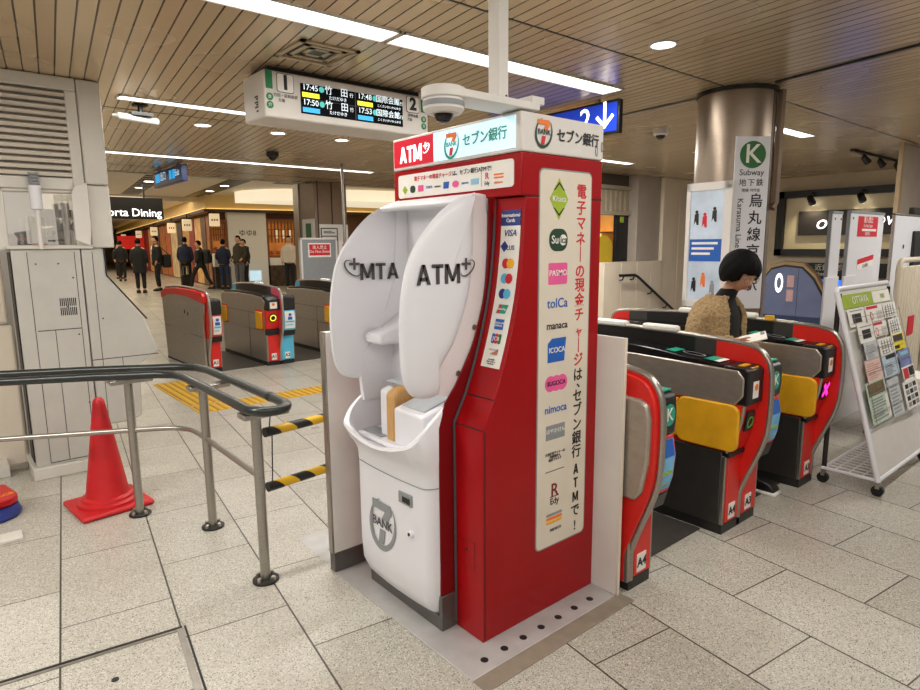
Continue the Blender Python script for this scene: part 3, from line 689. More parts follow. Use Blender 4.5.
# ------------------------------------------------------------------ cones and floor things
t = thing('traffic_cone', 'red traffic cone standing behind the handrail', 'traffic cone', (.685, 4.28, 0), .12)
obj('base', MB().box(-.205, .205, -.205, .205, 0, .035), M['cone'], t, .02, world=False)
obj('body', MB().lathe([(.175, .03), (.172, .05), (.15, .06), (.145, .075), (.125, .085), (.118, .11), (.036, .655), (.03, .682), (.018, .697)], (0, 0, 0), 36), M['cone'], t, world=False)
t = thing('sign_base', 'red round sign base with blue foot at the left edge', 'sign base', (.08, 4.62, 0))
obj('foot', MB().lathe([(.17, 0), (.18, .02), (.16, .07)], (.08, 4.56, 0), 28), M['navy'], t)
obj('top', MB().prism([(-.2, 4.3), (.20, 4.46), (.245, 4.53), (.2, 4.75), (-.2, 4.8)], 'z', .07, .13), M['cone'], t, .015)
text(t, 'lettering', 'ACE', (.18, 4.52, .131), (.93, .35, 0), (-.35, .93, 0), .05, M['yel_ink'])
t = thing('floor_plate', 'small grey metal plate lying on the floor at the left edge', 'plate', (.1, 4.1, 0))
obj('plate', MB().box(-.2, .22, 4.06, 4.18, 0, .02), M['grey_panel'], t, .004)
t = thing('metal_base', 'grey metal foot plate at the left edge beside the booth corner', 'foot plate', (.1, 5.5, 0))
obj('plate', MB().box(-.2, .26, 5.3, 5.55, 0, .09), M['grey_panel'], t, .006); obj('bar', MB().box(.262, .37, 5.36, 5.4, .03, .06), M['steel'], t)
# floor hatch with steel edge
t = thing('floor_hatch', 'floor access hatch with bright steel edging at the bottom left', 'hatch', (.6, 2.6, 0), -.135)
HM = Matrix.Rotation(-.135, 4, 'Z')
b = MB().box(-.9, .285, 2.69, 2.702, -.005, .004); b.bm.transform(HM); obj('edge_far', b, M['dark_steel'], t)
b = MB().box(-.9, .262, 2.672, 2.684, -.005, .005).box(.262, .285, 1.6, 2.684, -.005, .006); b.bm.transform(HM); obj('edge', b, M['steel'], t)
b = MB().box(.292, .30, 1.6, 2.70, -.005, .003); b.bm.transform(HM); obj('gap', b, M['ink'], t)
b = MB().disc((.02, 2.48, .0), (1, 0, 0), (0, 1, 0), .013, t=.003); b.bm.transform(HM); obj('keyhole', b, M['ink'], t)
# tactile paving
def tactile(name, x0, x1, y0, y1, lb):
    b = MB().box(x0, x1, y0, y1, 0, .004)
    o = obj(name, b, M['tactile']); tag(o, lb, 'tactile paving')
    b = MB(); 
    n, k = int((x1 - x0) / .075), int((y1 - y0) / .075)
    for i in range(n):
        b.box(x0 + .03 + i * .075, x0 + .055 + i * .075, y0 + .02, y1 - .02, .004, .009)
    d = obj('ridge', b, P('tactile_ridge', 'B48A18', .6, 0, .1, 30)); d.parent = o
tactile('tactile_strip', 1.83, 2.28, 6.5, 7.85, 'yellow tactile strip running towards the left gates')
tactile('tactile_strip', 1.83, 4.6, 6.14, 6.46, 'yellow tactile strip crossing the floor behind the ATM')

# ------------------------------------------------------------------ departure board
t = thing('departure_board', 'white hanging departure board with black screens and track numbers one and two', 'departure board', (2.38, 4.1, CEIL))
BX0, BX1, BZ0, BZ1, BY = 1.725, 3.03, 2.425, 2.715, 3.97
obj('housing', MB().box(BX0, BX1, BY, BY + .34, BZ0, BZ1), P('board_white', 'D2CDC5', .45, .05, .03, 8), t, .012)
obj('mount', MB().box(BX0 + .05, BX1 - .05, BY + .05, BY + .3, BZ1, CEIL), M['black'], t)
F = BY - .001
def bx(mat, nm, x0, x1, z0, z1, par, d=.004): return obj(nm, MB().box(x0, x1, F - d, F + .001, z0, z1), mat, par)
scr = obj('screen', MB().box(1.975, 2.79, F - .004, F + .001, 2.475, 2.665), M['screen'], t)
R, U = (1, 0, 0), (0, 0, 1); fy = F - .005
obj('divider', MB().box(2.385, 2.391, F - .006, F - .003, 2.475, 2.665).box(1.975, 2.79, F - .006, F - .003, 2.568, 2.571), M['grey_dark'], scr)
for (x0, z, tm, dest, kana, colr) in ((1.985, 2.642, '17:45', '竹　田', 'たけだゆき', 'led_yel'), (1.985, 2.547, '17:50', '竹　田', 'たけだゆき', 'led_cyan'), (2.405, 2.642, '17:48', '国際会館', 'こくさいかいかんゆき', 'led_yel'), (2.405, 2.547, '17:53', '国際会館', 'こくさいかいかんゆき', 'led_cyan')):
    text(scr, 'time', tm, (x0 + .06, fy, z), R, U, .052, M['led_white'], bold=.004)
    obj('line_mark', MB().disc((x0 + .143, fy + .001, z), (1, 0, 0), (0, 0, 1), .019, t=.002), M['led_teal'], scr)
    text(scr, 'destination', dest, (x0 + .255, fy, z), R, U, .06 if len(dest) == 3 else .052, M['led_white'], bold=.004)
    text(scr, 'bound_for', '行', (x0 + .372, fy, z - .008), R, U, .03, M['led_white'])
    text(scr, 'kana', kana, (x0 + .265, fy, z - .045), R, U, .0205 if len(kana) > 6 else .028, M['led_white'])
    obj('train_type', MB().box(x0, x0 + .125, fy, fy + .002, z - .062, z - .032), M[colr], scr)
for (xc, n, l1, xs) in ((1.87, '1', '竹田・近鉄奈良', 1.76), (2.885, '2', '国際会館', 2.985)):
    pl = obj('track_plate', MB().poly((xc - .055, F - .001, 2.59), (1, 0, 0), (0, 0, 1), rrect(.11, .11, .014), .003), M['paper'], t)
    obj('plate_rim', MB().poly((xc - .059, F, 2.586), (1, 0, 0), (0, 0, 1), rrect(.118, .118, .016), .002), M['grey_dark'], t)
    text(pl, 'track_number', n, (xc, F - .005, 2.645), R, U, .12, M['ink'], bold=.045)
    text(pl, 'direction', l1, (xc, F - .002, 2.565), R, U, .024, M['grey_dark']); text(pl, 'direction_small', '方面', (xc - .03, F - .002, 2.535), R, U, .024, M['grey_dark'])
    s = obj('line_stripe', MB().box(xs - .023, xs + .023, F - .002, F + .001, 2.6, 2.71), M['green'], t)
    for z in (2.55, 2.50):
        d = obj('line_badge', MB().disc((xs, F, z), (1, 0, 0), (0, 0, 1), .023, t=.003), M['green'], t)
        text(d, 'badge_mark', '合' if z > 2.52 else '介', (xs, F - .003, z), R, U, .026, M['paper'])
b = MB()
for k, z in enumerate((2.56, 2.545, 2.525, 2.51, 2.495, 2.47)): b.box(BX0 - .002, BX0 + .001, BY + .1, BY + .15 - (k % 2) * .02, z, z + .01)
obj('end_lettering', b, M['ink'], t)
# blue exit sign
t = thing('exit_sign', 'black framed blue exit sign with white number and down arrow', 'sign', (4.24, 3.8, 2.5))
obj('box', MB().box(4.24, 4.29, 3.09, 4.6, 2.465, 2.725), M['black'], t, .006)
obj('face', MB().box(4.236, 4.241, 3.11, 4.57, 2.487, 2.705), M['sign_blue'], t)
text(t, 'lettering', '2', (4.235, 3.42, 2.6), (0, -1, 0), U, .24, M['lit_white'], bold=.006)
text(t, 'arrow', '↓', (4.235, 3.225, 2.6), (0, -1, 0), U, .27, M['lit_white'], bold=.01)
obj('hanger', MB().box(4.25, 4.28, 3.3, 3.34, 2.72, CEIL).box(4.25, 4.28, 4.3, 4.34, 2.72, CEIL), M['steel'], t)
# ------------------------------------------------------------------ ATM enclosure
YA, YB = 1.706, 2.56            # right and left outer faces
XB = 2.233
prof = smooth_path([(1.60, 1.005), (1.648, 1.12), (1.695, 1.265), (1.733, 1.42), (1.757, 1.6), (1.768, 1.785)], 4)
front = [(1.54, 0.005), (1.54, .895)] + [tuple(p) for p in prof]
body = front + [(XB, 1.785), (XB, .005)]
booth = thing('atm_booth', 'tall red ATM enclosure with lit white header and poster on its side', 'ATM booth', (1.9, 2.14, 0))
obj('side_pilaster', MB().prism(body, 'y', YA, 1.88), M['red'], booth, .004)
obj('side_pilaster', MB().prism(body, 'y', 2.47, YB), M['red'], booth, .004)
rec = [(x + .07, z) for x, z in front]
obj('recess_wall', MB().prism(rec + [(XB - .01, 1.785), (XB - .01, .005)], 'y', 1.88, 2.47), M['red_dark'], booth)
gk = [(x - .004, YA + .167, z) for x, z in front[1:]]
obj('gasket', MB().tube(gk, .006, 8).tube([(1.537, YA + .167, .02), (1.537, YA + .167, .895)], .006, 8), M['grey_dark'], booth)
obj('header_panel', MB().box(1.742, XB, YA, YB, 1.788, 1.948), M['red'], booth, .004)
obj('crown_arch', MB().prism([(1.87, 1.788), (1.87, 1.70)] + [(1.87 + .05 - .05 * math.cos(a), 1.70 + .07 * math.sin(a)) for a in [PI / 2 * k / 6 for k in range(1, 7)]] + [(2.41, 1.77)] + [(2.42 + .05 * math.sin(a), 1.70 + .07 * math.cos(a)) for a in [PI / 2 * k / 6 for k in range(7)]] + [(2.47, 1.788)], 'x', 1.752, 1.80), M['red'], booth)
ifr = [(1.464, .09), (1.464, .88), (1.497, .98), (1.553, 1.045)] + [tuple(p) for p in smooth_path([(1.60, 1.12), (1.656, 1.225), (1.71, 1.395), (1.728, 1.53), (1.734, 1.664), (1.737, 1.785)], 4)]
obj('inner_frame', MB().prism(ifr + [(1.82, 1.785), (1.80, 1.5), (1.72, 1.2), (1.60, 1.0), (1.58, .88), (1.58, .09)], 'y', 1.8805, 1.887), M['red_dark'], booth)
# seams
b = MB()
b.box(1.75, XB, YA - .001, YA + .002, 1.785, 1.789).box(1.548, 1.552, YA - .001, YA + .002, .02, .89)
b.box(1.538, 1.541, YA, 1.865, .893, .897)
b.prism([(1.602, 1.008), (1.599, 1.008), (1.599, 1.004), (1.602, 1.004)], 'y', YA, 1.865)
obj('seam', b, M['ink'], booth)
b = MB().box(1.5385, 1.541, YA + .05, YA + .12, .30, .303).box(1.5385, 1.541, YA + .05, YA + .053, .30, .42).box(1.5385, 1.541, YA + .117, YA + .12, .30, .42).box(1.5385, 1.541, YA + .05, YA + .12, .417, .42)
obj('lock_flap', b, M['red_dark'], booth)
obj('keyhole', MB().disc((1.539, YA + .10, .375), (0, -1, 0), (0, 0, 1), .006), M['ink'], booth)
# lit header box
LZ0, LZ1, LX = 1.95, 2.095, 1.735
lb = obj('header_box', MB().box(LX, XB, YA - .004, YB - .008, LZ0, LZ1), M['white_matt'], booth, .006)
NX, DY, UZ, PX = (-1, 0, 0), (0, -1, 0), (0, 0, 1), (1, 0, 0)
obj('lit_face', MB().box(LX - .003, LX + .002, 1.73, 2.235, LZ0 + .014, LZ1 - .012), M['lit_blue'], lb)
obj('lit_face_red', MB().box(LX - .003, LX + .002, 2.235, 2.54, LZ0 + .014, LZ1 - .012), M['lit_red'], lb)
def ring_plus(par, c, right, s, mat):
    """the little orbit-and-plus emblem that follows the word ATM"""
    r = Vector(right).normalized(); u = Vector((0, 0, 1)); c = Vector(c); n = r.cross(u); c = c + n * .001
    pts = [(math.cos(math.radians(a)) * .55, math.sin(math.radians(a)) * .30) for a in range(-200, 61, 10)]
    def rot(a, b_): t = math.radians(38); return a * math.cos(t) - b_ * math.sin(t), a * math.sin(t) + b_ * math.cos(t)
    out = []; k = len(pts)
    for i, (a, b_) in enumerate(pts): w = .02 + .13 * math.sin(PI * i / (k - 1)); out.append(rot(a * (1 + w), b_ * (1 + w * 1.6)))
    for i, (a, b_) in reversed(list(enumerate(pts))): out.append(rot(a * .98, b_ * .94))
    mb = MB().poly(c, r * s, u * s, out, .0012)
    mb.poly(c + u * s * .22 - r * s * .1, r * s, u * s, [(-.07, -.32), (.07, -.32), (.07, -.07), (.32, -.07), (.32, .07), (.07, .07), (.07, .32), (-.07, .32), (-.07, .07), (-.32, .07), (-.32, -.07), (-.07, -.07)], .0012)
    return obj('orbit_emblem', mb, mat, par, smooth=False)
block(lb, 'lettering', 'ATM', (LX - .0035, 2.405, LZ0 + .066), DY, UZ, .072, M['lit_white'])
ring_plus(lb, (LX - .004, 2.285, LZ0 + .078), DY, .046, M['lit_white'])
def bank_logo(par, c, right, s, dark, seven=('orange', 'red_ink'), txt='teal', swoosh='teal', nrm=.001):
    """big 7 inside an oval swoosh with the word BANK across it"""
    r = Vector(right).normalized(); u = Vector((0, 0, 1)); n = r.cross(u); c = Vector(c) + n * nrm
    sw = []; A = list(range(-235, 66, 10)); k = len(A)
    def rt(a, b_): t = math.radians(-20); return a * math.cos(t) - b_ * math.sin(t), a * math.sin(t) + b_ * math.cos(t)
    for i, a in enumerate(A): w = .01 + .11 * math.sin(PI * i / (k - 1)); sw.append(rt(math.cos(math.radians(a)) * (.44 + w * .5), math.sin(math.radians(a)) * (.56 + w * .5)))
    for i, a in reversed(list(enumerate(A))): w = .01 + .11 * math.sin(PI * i / (k - 1)); sw.append(rt(math.cos(math.radians(a)) * (.44 - w * .5), math.sin(math.radians(a)) * (.56 - w * .5)))
    obj('logo_swoosh', MB().poly(c, r * s, u * s, sw, .001), M[swoosh], par, smooth=False)
    obj('logo_seven', MB().poly(c, r * s, u * s, [(-.36, .46), (.30, .46), (.34, .30), (.20, .10), (-.02, .10), (.10, .28), (-.36, .28)], .0013), M[seven[0]], par, smooth=False)
    obj('logo_seven_foot', MB().poly(c, r * s, u * s, [(-.10, -.14), (.10, -.14), (.02, -.46), (-.16, -.46)], .0013), M[seven[1]], par, smooth=False)
    text(par, 'logo_word', 'BANK', c + n * .001, r, u, .27 * s, M[dark], bold=.006)
bank_logo(lb, (LX - .003, 2.108, LZ0 + .072), DY, .10, 'teal')
text(lb, 'bank_name', 'セブン銀行', (LX - .004, 1.905, LZ0 + .074), DY, UZ, .053, M['teal'], bold=.016)
bank_logo(lb, (1.858, YA - .005, LZ0 + .078), PX, .10, 'ink', swoosh='suica')
text(lb, 'bank_name', 'セブン銀行', (2.065, YA - .006, LZ0 + .072), PX, UZ, .053, M['ink'], bold=.016)
obj('cable_loop', MB().tube([(2.185 + .007 * math.cos(a), YA - .006, LZ0 + .035 + .02 * math.sin(a)) for a in [2 * PI * k / 14 for k in range(14)]], .0016, 6, closed=True).tube([(2.222 + .006 * math.cos(a), YA - .006, LZ0 + .055 + .02 * math.sin(a)) for a in [2 * PI * k / 14 for k in range(14)]], .0016, 6, closed=True), M['grey_ink'], lb)
# sticker strip under the header
def icons_row(par, y0, dy, z, s, x):
    k = [0]
    def nxt(): k[0] += 1; return y0 - (k[0] - 1) * dy
    y = nxt(); obj('card_icon', MB().poly((x, y, z), DY, UZ, [(-s, 0), (0, -s), (s, 0), (0, s)], .001), M['lime'], par, smooth=False)
    y = nxt(); obj('card_icon', MB().poly((x, y - 0, z), DY, UZ, [(a - s, b_ - s * .8) for a, b_ in rrect(2 * s, 1.6 * s, .7 * s)], .001), M['suica'], par, smooth=False)
    y = nxt(); obj('card_icon', MB().poly((x, y, z), DY, UZ, [(a - s, b_ - s * .7) for a, b_ in rrect(2 * s, 1.4 * s, .2 * s)], .001), M['pink'], par, smooth=False)
    y = nxt(); text(par, 'card_name', 'TOICA', (x, y, z), DY, UZ, s * .8, M['blue'])
    y = nxt(); text(par, 'card_name', 'manaca', (x, y, z), DY, UZ, s * .7, M['ink'])
    y = nxt(); obj('card_icon', MB().poly((x, y, z), DY, UZ, [(-s, -s * .7), (s * .7, -s * .7), (s, s * .7), (-s, s * .7)], .001), M['blue'], par, smooth=False)
    y = nxt(); obj('card_icon', MB().disc((x, y, z), DY, UZ, s * 1.1, s * .7, .001), M['pink'], par, smooth=False)
    y = nxt(); text(par, 'card_name', 'nimoca', (x, y, z), DY, UZ, s * .75, M['blue'])
    y = nxt(); obj('card_icon', MB().poly((x, y, z), DY, UZ, [(-s * 1.2, -s * .6), (s * 1.2, -s * .6), (s * 1.2, s * .6), (-s * 1.2, s * .6)], .001), M['skyink'], par, smooth=False)
st = obj('front_sticker', MB().poly((1.742, 2.52, 1.822), DY, UZ, rrect(.775, .105, .015), .003), M['paper'], booth)
sx = 1.7385
text(st, 'slogan_red', '電子マネーの現金チャージ', (sx, 2.118, 1.902), DY, UZ, .0228, M['red_ink'], bold=.008, align='RIGHT')
text(st, 'slogan_black', 'は、セブン銀行ATMで!', (sx, 2.114, 1.902), DY, UZ, .0238, M['ink'], bold=.0, align='LEFT')
icons_row(st, 2.465, .062, 1.858, .02, sx)
obj('divider_line', MB().box(sx - .0005, sx, 1.928, 1.93, 1.835, 1.915), M['grey_ink'], st)
text(st, 'edy_mark', 'R', (sx, 1.895, 1.873), DY, UZ, .036, M['red_ink'], bold=.007); text(st, 'edy_word', 'Edy', (sx, 1.895, 1.845), DY, UZ, .02, M['ink'])
b = MB()
obj('stripe_icon', MB().box(sx - .001, sx, 1.80, 1.855, 1.872, 1.878).box(sx - .001, sx, 1.80, 1.855, 1.86, 1.866), M['orange'], st); text(st, 'stripe_word', 'nanaco', (sx, 1.828, 1.845), DY, UZ, .017, M['orange'])
# international cards sticker on the curved pilaster
def pil_x(z):
    for (x0, z0), (x1, z1) in zip(front, front[1:]):
        if z0 <= z <= z1: return x0 + (x1 - x0) * (z - z0) / (z1 - z0)
    return 1.768
def pil_strip(y0, y1, z0, z1, d, n=14):
    mb = MB(); A = []
    for k in range(n + 1):
        z = z0 + (z1 - z0) * k / n; x = pil_x(z) - d
        A.append([mb.bm.verts.new((x, y0, z)), mb.bm.verts.new((x, y1, z)), mb.bm.verts.new((x + d, y1, z)), mb.bm.verts.new((x + d, y0, z))])
    for a, c in zip(A, A[1:]):
        for i in range(4): mb.bm.faces.new((a[i], a[(i + 1) % 4], c[(i + 1) % 4], c[i]))
    mb.bm.faces.new(A[0]); mb.bm.faces.new(A[-1][::-1]); return mb
cs = obj('cards_sticker', pil_strip(1.728, 1.835, 1.12, 1.735, .002), M['paper'], booth)
obj('sticker_head', pil_strip(1.728, 1.835, 1.675, 1.735, .0027, 2), M['navy'], cs)
yc = 1.781
def cpos(z): return (pil_x(z) - .003, yc, z)
def cup(z): d = Vector((pil_x(z + .01) - pil_x(z - .01), 0, .02)).normalized(); return d
text(cs, 'heading', 'International\nCards', cpos(1.705), DY, cup(1.705), .02, M['paper'], bold=.007)
text(cs, 'card_name', 'VISA', cpos(1.645), DY, cup(1.645), .036, M['navy'], bold=.007, shear=.2)
text(cs, 'card_name', 'PLUS', cpos(1.588), DY, cup(1.588), .026, M['navy'], bold=.007)
obj('card_mark', MB().poly(Vector(cpos(1.594)) + Vector((0, .028, 0)), DY, cup(1.59), [(-.022, 0), (0, -.022), (.022, 0), (0, .022)], .001), M['navy'], cs, smooth=False)
for z, c1, c2 in ((1.527, 'red_ink', 'yel_ink'), (1.468, 'lblue', 'red_ink'), (1.408, 'navy', 'lblue')):
    p = Vector(cpos(z)); u = cup(z)
    obj('card_mark', MB().disc(p + Vector((0, .013, 0)), DY, u, .020, t=.001), M[c1], cs, smooth=False); obj('card_mark', MB().disc(p - Vector((0, .013, 0)) + Vector((-.0004, 0, 0)), DY, u, .020, t=.001), M[c2], cs, smooth=False)
def chip(z, w, h, mat, sh=0.): return obj('card_mark', MB().poly(cpos(z), DY, cup(z), [(-w - sh, -h), (w - sh, -h), (w + sh, h), (-w + sh, h)], .001), M[mat], cs, smooth=False)
chip(1.348, .026, .018, 'teal', .006); p = Vector(cpos(1.348)); obj('card_mark', MB().poly(p + Vector((-.0006, 0, 0)), DY, cup(1.348), [(-.026, -.018), (-.012, -.018), (-.004, .018), (-.018, .018)], .001), M['red_ink'], cs, smooth=False)
text(cs, 'card_name', 'UnionPay', p + Vector((-.002, 0, 0)), DY, cup(1.348), .013, M['paper'])
chip(1.288, .024, .021, 'blue'); text(cs, 'card_name', 'AMERICAN\nEXPRESS', Vector(cpos(1.288)) + Vector((-.002, 0, 0)), DY, cup(1.288), .011, M['paper'])
for k, c_ in enumerate(('blue', 'red_ink', 'green')): z = 1.232; obj('card_mark', MB().poly(Vector(cpos(z)) + Vector((0, .018 - k * .018, 0)), DY, cup(z), [(a - .0085, b_ - .02) for a, b_ in rrect(.017, .04, .006)], .001), M[c_], cs, smooth=False)
text(cs, 'card_name', 'JCB', Vector(cpos(1.232)) + Vector((-.002, 0, 0)), DY, cup(1.232), .022, M['paper'], bold=.007, space=1.15)
chip(1.184, .024, .015, 'paper'); text(cs, 'card_name', 'DISCOVER', Vector(cpos(1.188)), DY, cup(1.188), .011, M['ink']); obj('card_mark', MB().poly(cpos(1.184), DY, cup(1.184), [(-.02, -.014), (.024, -.014), (.024, .006)], .001), M['orange'], cs, smooth=False)
text(cs, 'small_print', 'For details\nplease refer to\nthe screen', cpos(1.143), DY, cup(1.143), .0085, M['grey_dark'])
# side poster
px0, px1, pz0, pz1 = 1.845, 2.158, .30, 1.89
po = obj('side_poster', MB().poly((px0, YA, pz0), PX, UZ, rrect(px1 - px0, pz1 - pz0, .022), .003), P('poster_paper', 'DDD3C2', .5, 0, .05, 5), booth)
obj('poster_rim', MB().poly((px0 - .006, YA, pz0 - .006), PX, UZ, rrect(px1 - px0 + .012, pz1 - pz0 + .012, .026), .0015), M['grey_ink'], booth)
fy = YA - .0035; cx = 1.955; tx = 2.098
ver = '電子マネ｜の現金チャ｜ジ'
ZV = [1.812, 1.746, 1.684, 1.618, 1.555, 1.484, 1.425, 1.362, 1.3, 1.227, 1.166, 1.104, 1.038, .993, .944, .881, .815, .753, .69, .612, .548, .482, .413, .343]
for i, (ch, z) in enumerate(zip(ver + 'は、セブン銀行ATMで!', ZV)):
    if ch in 'ATM': block(po, 'slogan_black', ch, (tx - .003, fy, z), PX, UZ, .046, M['ink'], sx=.95); continue
    text(po, 'slogan_red' if i < len(ver) else 'slogan_black', ch, (tx + (.02 if ch == '、' else -.003), fy, z + (.012 if ch == '、' else 0)), PX, UZ, .063 if ch != 'ャ' else .05, M['red_ink'] if i < len(ver) else M['ink'], bold=.012)
def pic(pts, zc, mat, o_=0.): return obj('card_icon', MB().poly((cx, fy + .0008 - o_, zc), PX, UZ, pts, .0012), M[mat], po, smooth=False)
pic([(-.056, 0), (0, -.082), (.056, 0), (0, .082)], 1.78, 'lime'); text(po, 'card_name', 'Kitaca', (cx, fy - .001, 1.78), PX, UZ, .034, M['paper']); 
obj('card_icon', MB().poly((cx, fy, 1.78), PX, UZ, [(-.034, .034), (0, .068), (.034, .034), (.026, .034), (0, .058), (-.026, .034)], .001).poly((cx, fy, 1.78), PX, UZ, [(-.034, -.034), (-.026, -.034), (0, -.058), (.026, -.034), (.034, -.034), (0, -.068)], .001), M['ink'], po, smooth=False)
pic([(a - .056, b_ - .045) for a, b_ in rrect(.112, .09, .04)], 1.618, 'suica'); obj('card_icon', MB().disc((cx + .028, fy - .0005, 1.618), PX, UZ, .022, t=.001), M['paper'], po, smooth=False); text(po, 'card_name', 'Su', (cx - .022, fy - .001, 1.618), PX, UZ, .046, M['paper'], bold=.007); text(po, 'card_name', 'ica', (cx + .03, fy - .002, 1.618), PX, UZ, .04, M['suica'], bold=.007)
pic([(a - .058, b_ - .044) for a, b_ in rrect(.116, .088, .008)], 1.482, 'pink'); text(po, 'card_name', 'PASMO', (cx, fy - .001, 1.484), PX, UZ, .034, M['paper'], bold=.007)
text(po, 'card_name', 'toICa', (cx, fy, 1.36), PX, UZ, .056, M['blue'], bold=.007)
text(po, 'card_name', 'manaca', (cx, fy, 1.268), PX, UZ, .044, M['ink'], bold=.007)
pic([(-.056, -.05), (.048, -.05), (.058, .05), (-.03, .05), (-.056, .03)], 1.165, 'blue'); text(po, 'card_name', 'ICOCA', (cx, fy - .001, 1.165), PX, UZ, .032, M['paper'], bold=.007)
b = MB()
for k in range(3): b.disc((cx - .036 + k * .036, fy + .0008, 1.024), PX, UZ, .034, t=.0012 + k * .0002)
obj('card_icon', b, M['pink'], po, smooth=False); text(po, 'card_name', 'SUGOCA', (cx, fy - .001, 1.024), PX, UZ, .028, M['ink'], bold=.007)
text(po, 'card_name', 'nimoca', (cx, fy, .913), PX, UZ, .048, M['blue'], bold=.007)
pic([(-.06, -.032), (.06, -.032), (.06, .032), (-.06, .032)], .812, 'grey_ink'); text(po, 'card_name', 'はやかけん', (cx, fy - .001, .817), PX, UZ, .024, M['paper'])
text(po, 'small_print', '交通系電子マネーは\n残額履歴も\n確認できます', (cx, fy, .703), PX, UZ, .014, M['grey_dark'])
obj('divider_line', MB().box(cx - .06, cx + .06, fy - .0006, fy + .001, .638, .641), M['grey_dark'], po)
text(po, 'edy_mark', 'R', (cx, fy, .548), PX, UZ, .085, M['red_dark'], bold=.007); obj('edy_line', MB().box(cx - .028, cx + .028, fy - .0006, fy + .001, .52, .524), M['red_dark'], po); text(po, 'edy_word', 'Edy', (cx, fy, .50), PX, UZ, .04, M['ink'], bold=.007)
for k, c_ in enumerate(('grey_ink', 'orange', 'yel_ink')): obj('stripe_icon', MB().box(cx - .05, cx + .05, fy - .0006, fy + .001, .435 - k * .017, .447 - k * .017), M[c_], po)
text(po, 'stripe_word', 'nanaco', (cx + .01, fy, .372), PX, UZ, .026, M['ink'])
# camera arm on top
arm = obj('camera_arm', MB().box(1.43, 1.83, 1.695, 1.835, 2.102, 2.13), M['white_matt'], booth, .004)
obj('arm_head', MB().lathe([(.072, 0), (.077, .004), (.077, .035), (.066, .04)], (1.415, 1.765, 2.098), 32), M['white_matt'], arm)
obj('arm_clamp', MB().box(1.79, 1.86, 1.70, 1.80, 2.126, 2.155), M['white_matt'], arm, .003)
t = thing('dome_camera', 'white dome camera hanging under the arm on top of the red enclosure', 'camera', (1.415, 1.765, 2.05))
obj('housing', MB().lathe([(.07, 0), (.072, -.008), (.072, -.034), (.06, -.046)], (1.415, 1.765, 2.098), 32), M['white_matt'], t)
obj('band', MB().lathe([(.0735, 0), (.0735, -.018)], (1.415, 1.765, 2.09), 32, caps=False), M['grey_ink'], t)
obj('dome', MB().sphere((1.415, 1.765, 2.05), .034, .034, .03), M['black_gloss'], t); obj('dome_ring', MB().disc((1.415, 1.765, 2.05), (1, 0, 0), (0, 1, 0), .044, t=.006, hole=.8), M['white_matt'], t)
t = thing('ceiling_pole', 'white square pole rising from the camera arm to the ceiling', 'pole', (1.663, 1.75, 2.13))
obj('shaft', MB().box(1.638, 1.688, 1.722, 1.778, 2.128, CEIL), M['white_matt'], t, .003); obj('screw', MB().disc((1.675, 1.7215, 2.14), PX, UZ, .004), M['ink'], t)

# ------------------------------------------------------------------ the cash machine
MY0, MY1 = 1.885, 2.45; MC = (MY0 + MY1) / 2
atm = thing('cash_machine', 'white cash machine with two large curved privacy wings in the red enclosure', 'cash machine', (1.5, MC, 0))
def plan(xf, ins, rc, n=10, xb=1.605):
    """rounded plan outline: front edge at xf, corners of radius rc; open list from back right round the front to back left"""
    y0, y1 = MY0 + ins, MY1 - ins; out = [(xb, y0), (xb * .66 + xf * .34, y0)]
    out += [(xf + rc - rc * math.sin(a), y0 + rc * .8 - rc * .8 * math.cos(a)) for a in [PI / 2 * k / n for k in range(n + 1)]]
    bow = lambda y: -.016 * (1 - ((y - MC) / (MY1 - MC)) ** 2)
    out += [(xf, y0 + rc * .8 + (y1 - y0 - 1.6 * rc) * k / 6) for k in range(1, 6)]
    out += [(xf + rc - rc * math.cos(a), y1 - rc * .8 + rc * .8 * math.sin(a)) for a in [PI / 2 * k / n for k in range(n + 1)]]
    out += [(xb * .66 + xf * .34, y1), (xb, y1)]
    return [(x + bow(y), y) for x, y in out]
RIM = [(1.30, .838), (1.345, .845), (1.40, .885), (1.47, .945), (1.55, .998), (1.62, 1.03), (1.7, 1.05)]
def rimz(x, y):
    dip = .062 * (1 - (abs(y - MC) / .283) ** 2.2) * max(0., min(1., (1.43 - x) / .07))
    for (a, za), (b_, zb) in zip(RIM, RIM[1:]):
        if a <= x <= b_: return za + (zb - za) * (x - a) / (b_ - a) - dip
    return RIM[-1][1]
mb = MB(); rings = []
for xf, z, ins, rc in ((1.475, .06, .03, .03), (1.445, .085, .012, .05), (1.418, .15, .003, .06), (1.412, .25, 0, .06), (1.412, .62, 0, .06), (1.408, .68, 0, .06), (1.388, .72, 0, .065), (1.362, .755, -.002, .07)):
    rings.append([mb.bm.verts.new((x, y, z)) for x, y in plan(xf, ins, rc)])
top = plan(1.335, -.004, .075, xb=1.64); inner = plan(1.354, .018, .07, xb=1.64)
rings.append([mb.bm.verts.new((x, y, rimz(x, y) - .012)) for x, y in top])
rings.append([mb.bm.verts.new((x + .004, y + (.004 if y < MC else -.004), rimz(x, y))) for x, y in top])
rings.append([mb.bm.verts.new((x, y, rimz(x, y) - .002)) for x, y in inner])
rings.append([mb.bm.verts.new((x + .03 * (x < 1.5), y, .745)) for x, y in plan(1.375, .03, .07, xb=1.64)])
for A, B in zip(rings, rings[1:]):
    for k in range(len(A) - 1): mb.bm.faces.new((A[k], A[k + 1], B[k + 1], B[k]))
mb.bm.faces.new(rings[-1]); mb.bm.faces.new(rings[0][::-1])
obj('pedestal', mb, M['white'], atm)
mb = MB(); mb.tube([(x - .0015 if x < 1.5 else x, y + (-.001 if y < MC else .001), .633) for x, y in plan(1.41, 0, .06)], .002, 6); obj('pedestal_seam', mb, M['grey_ink'], atm)
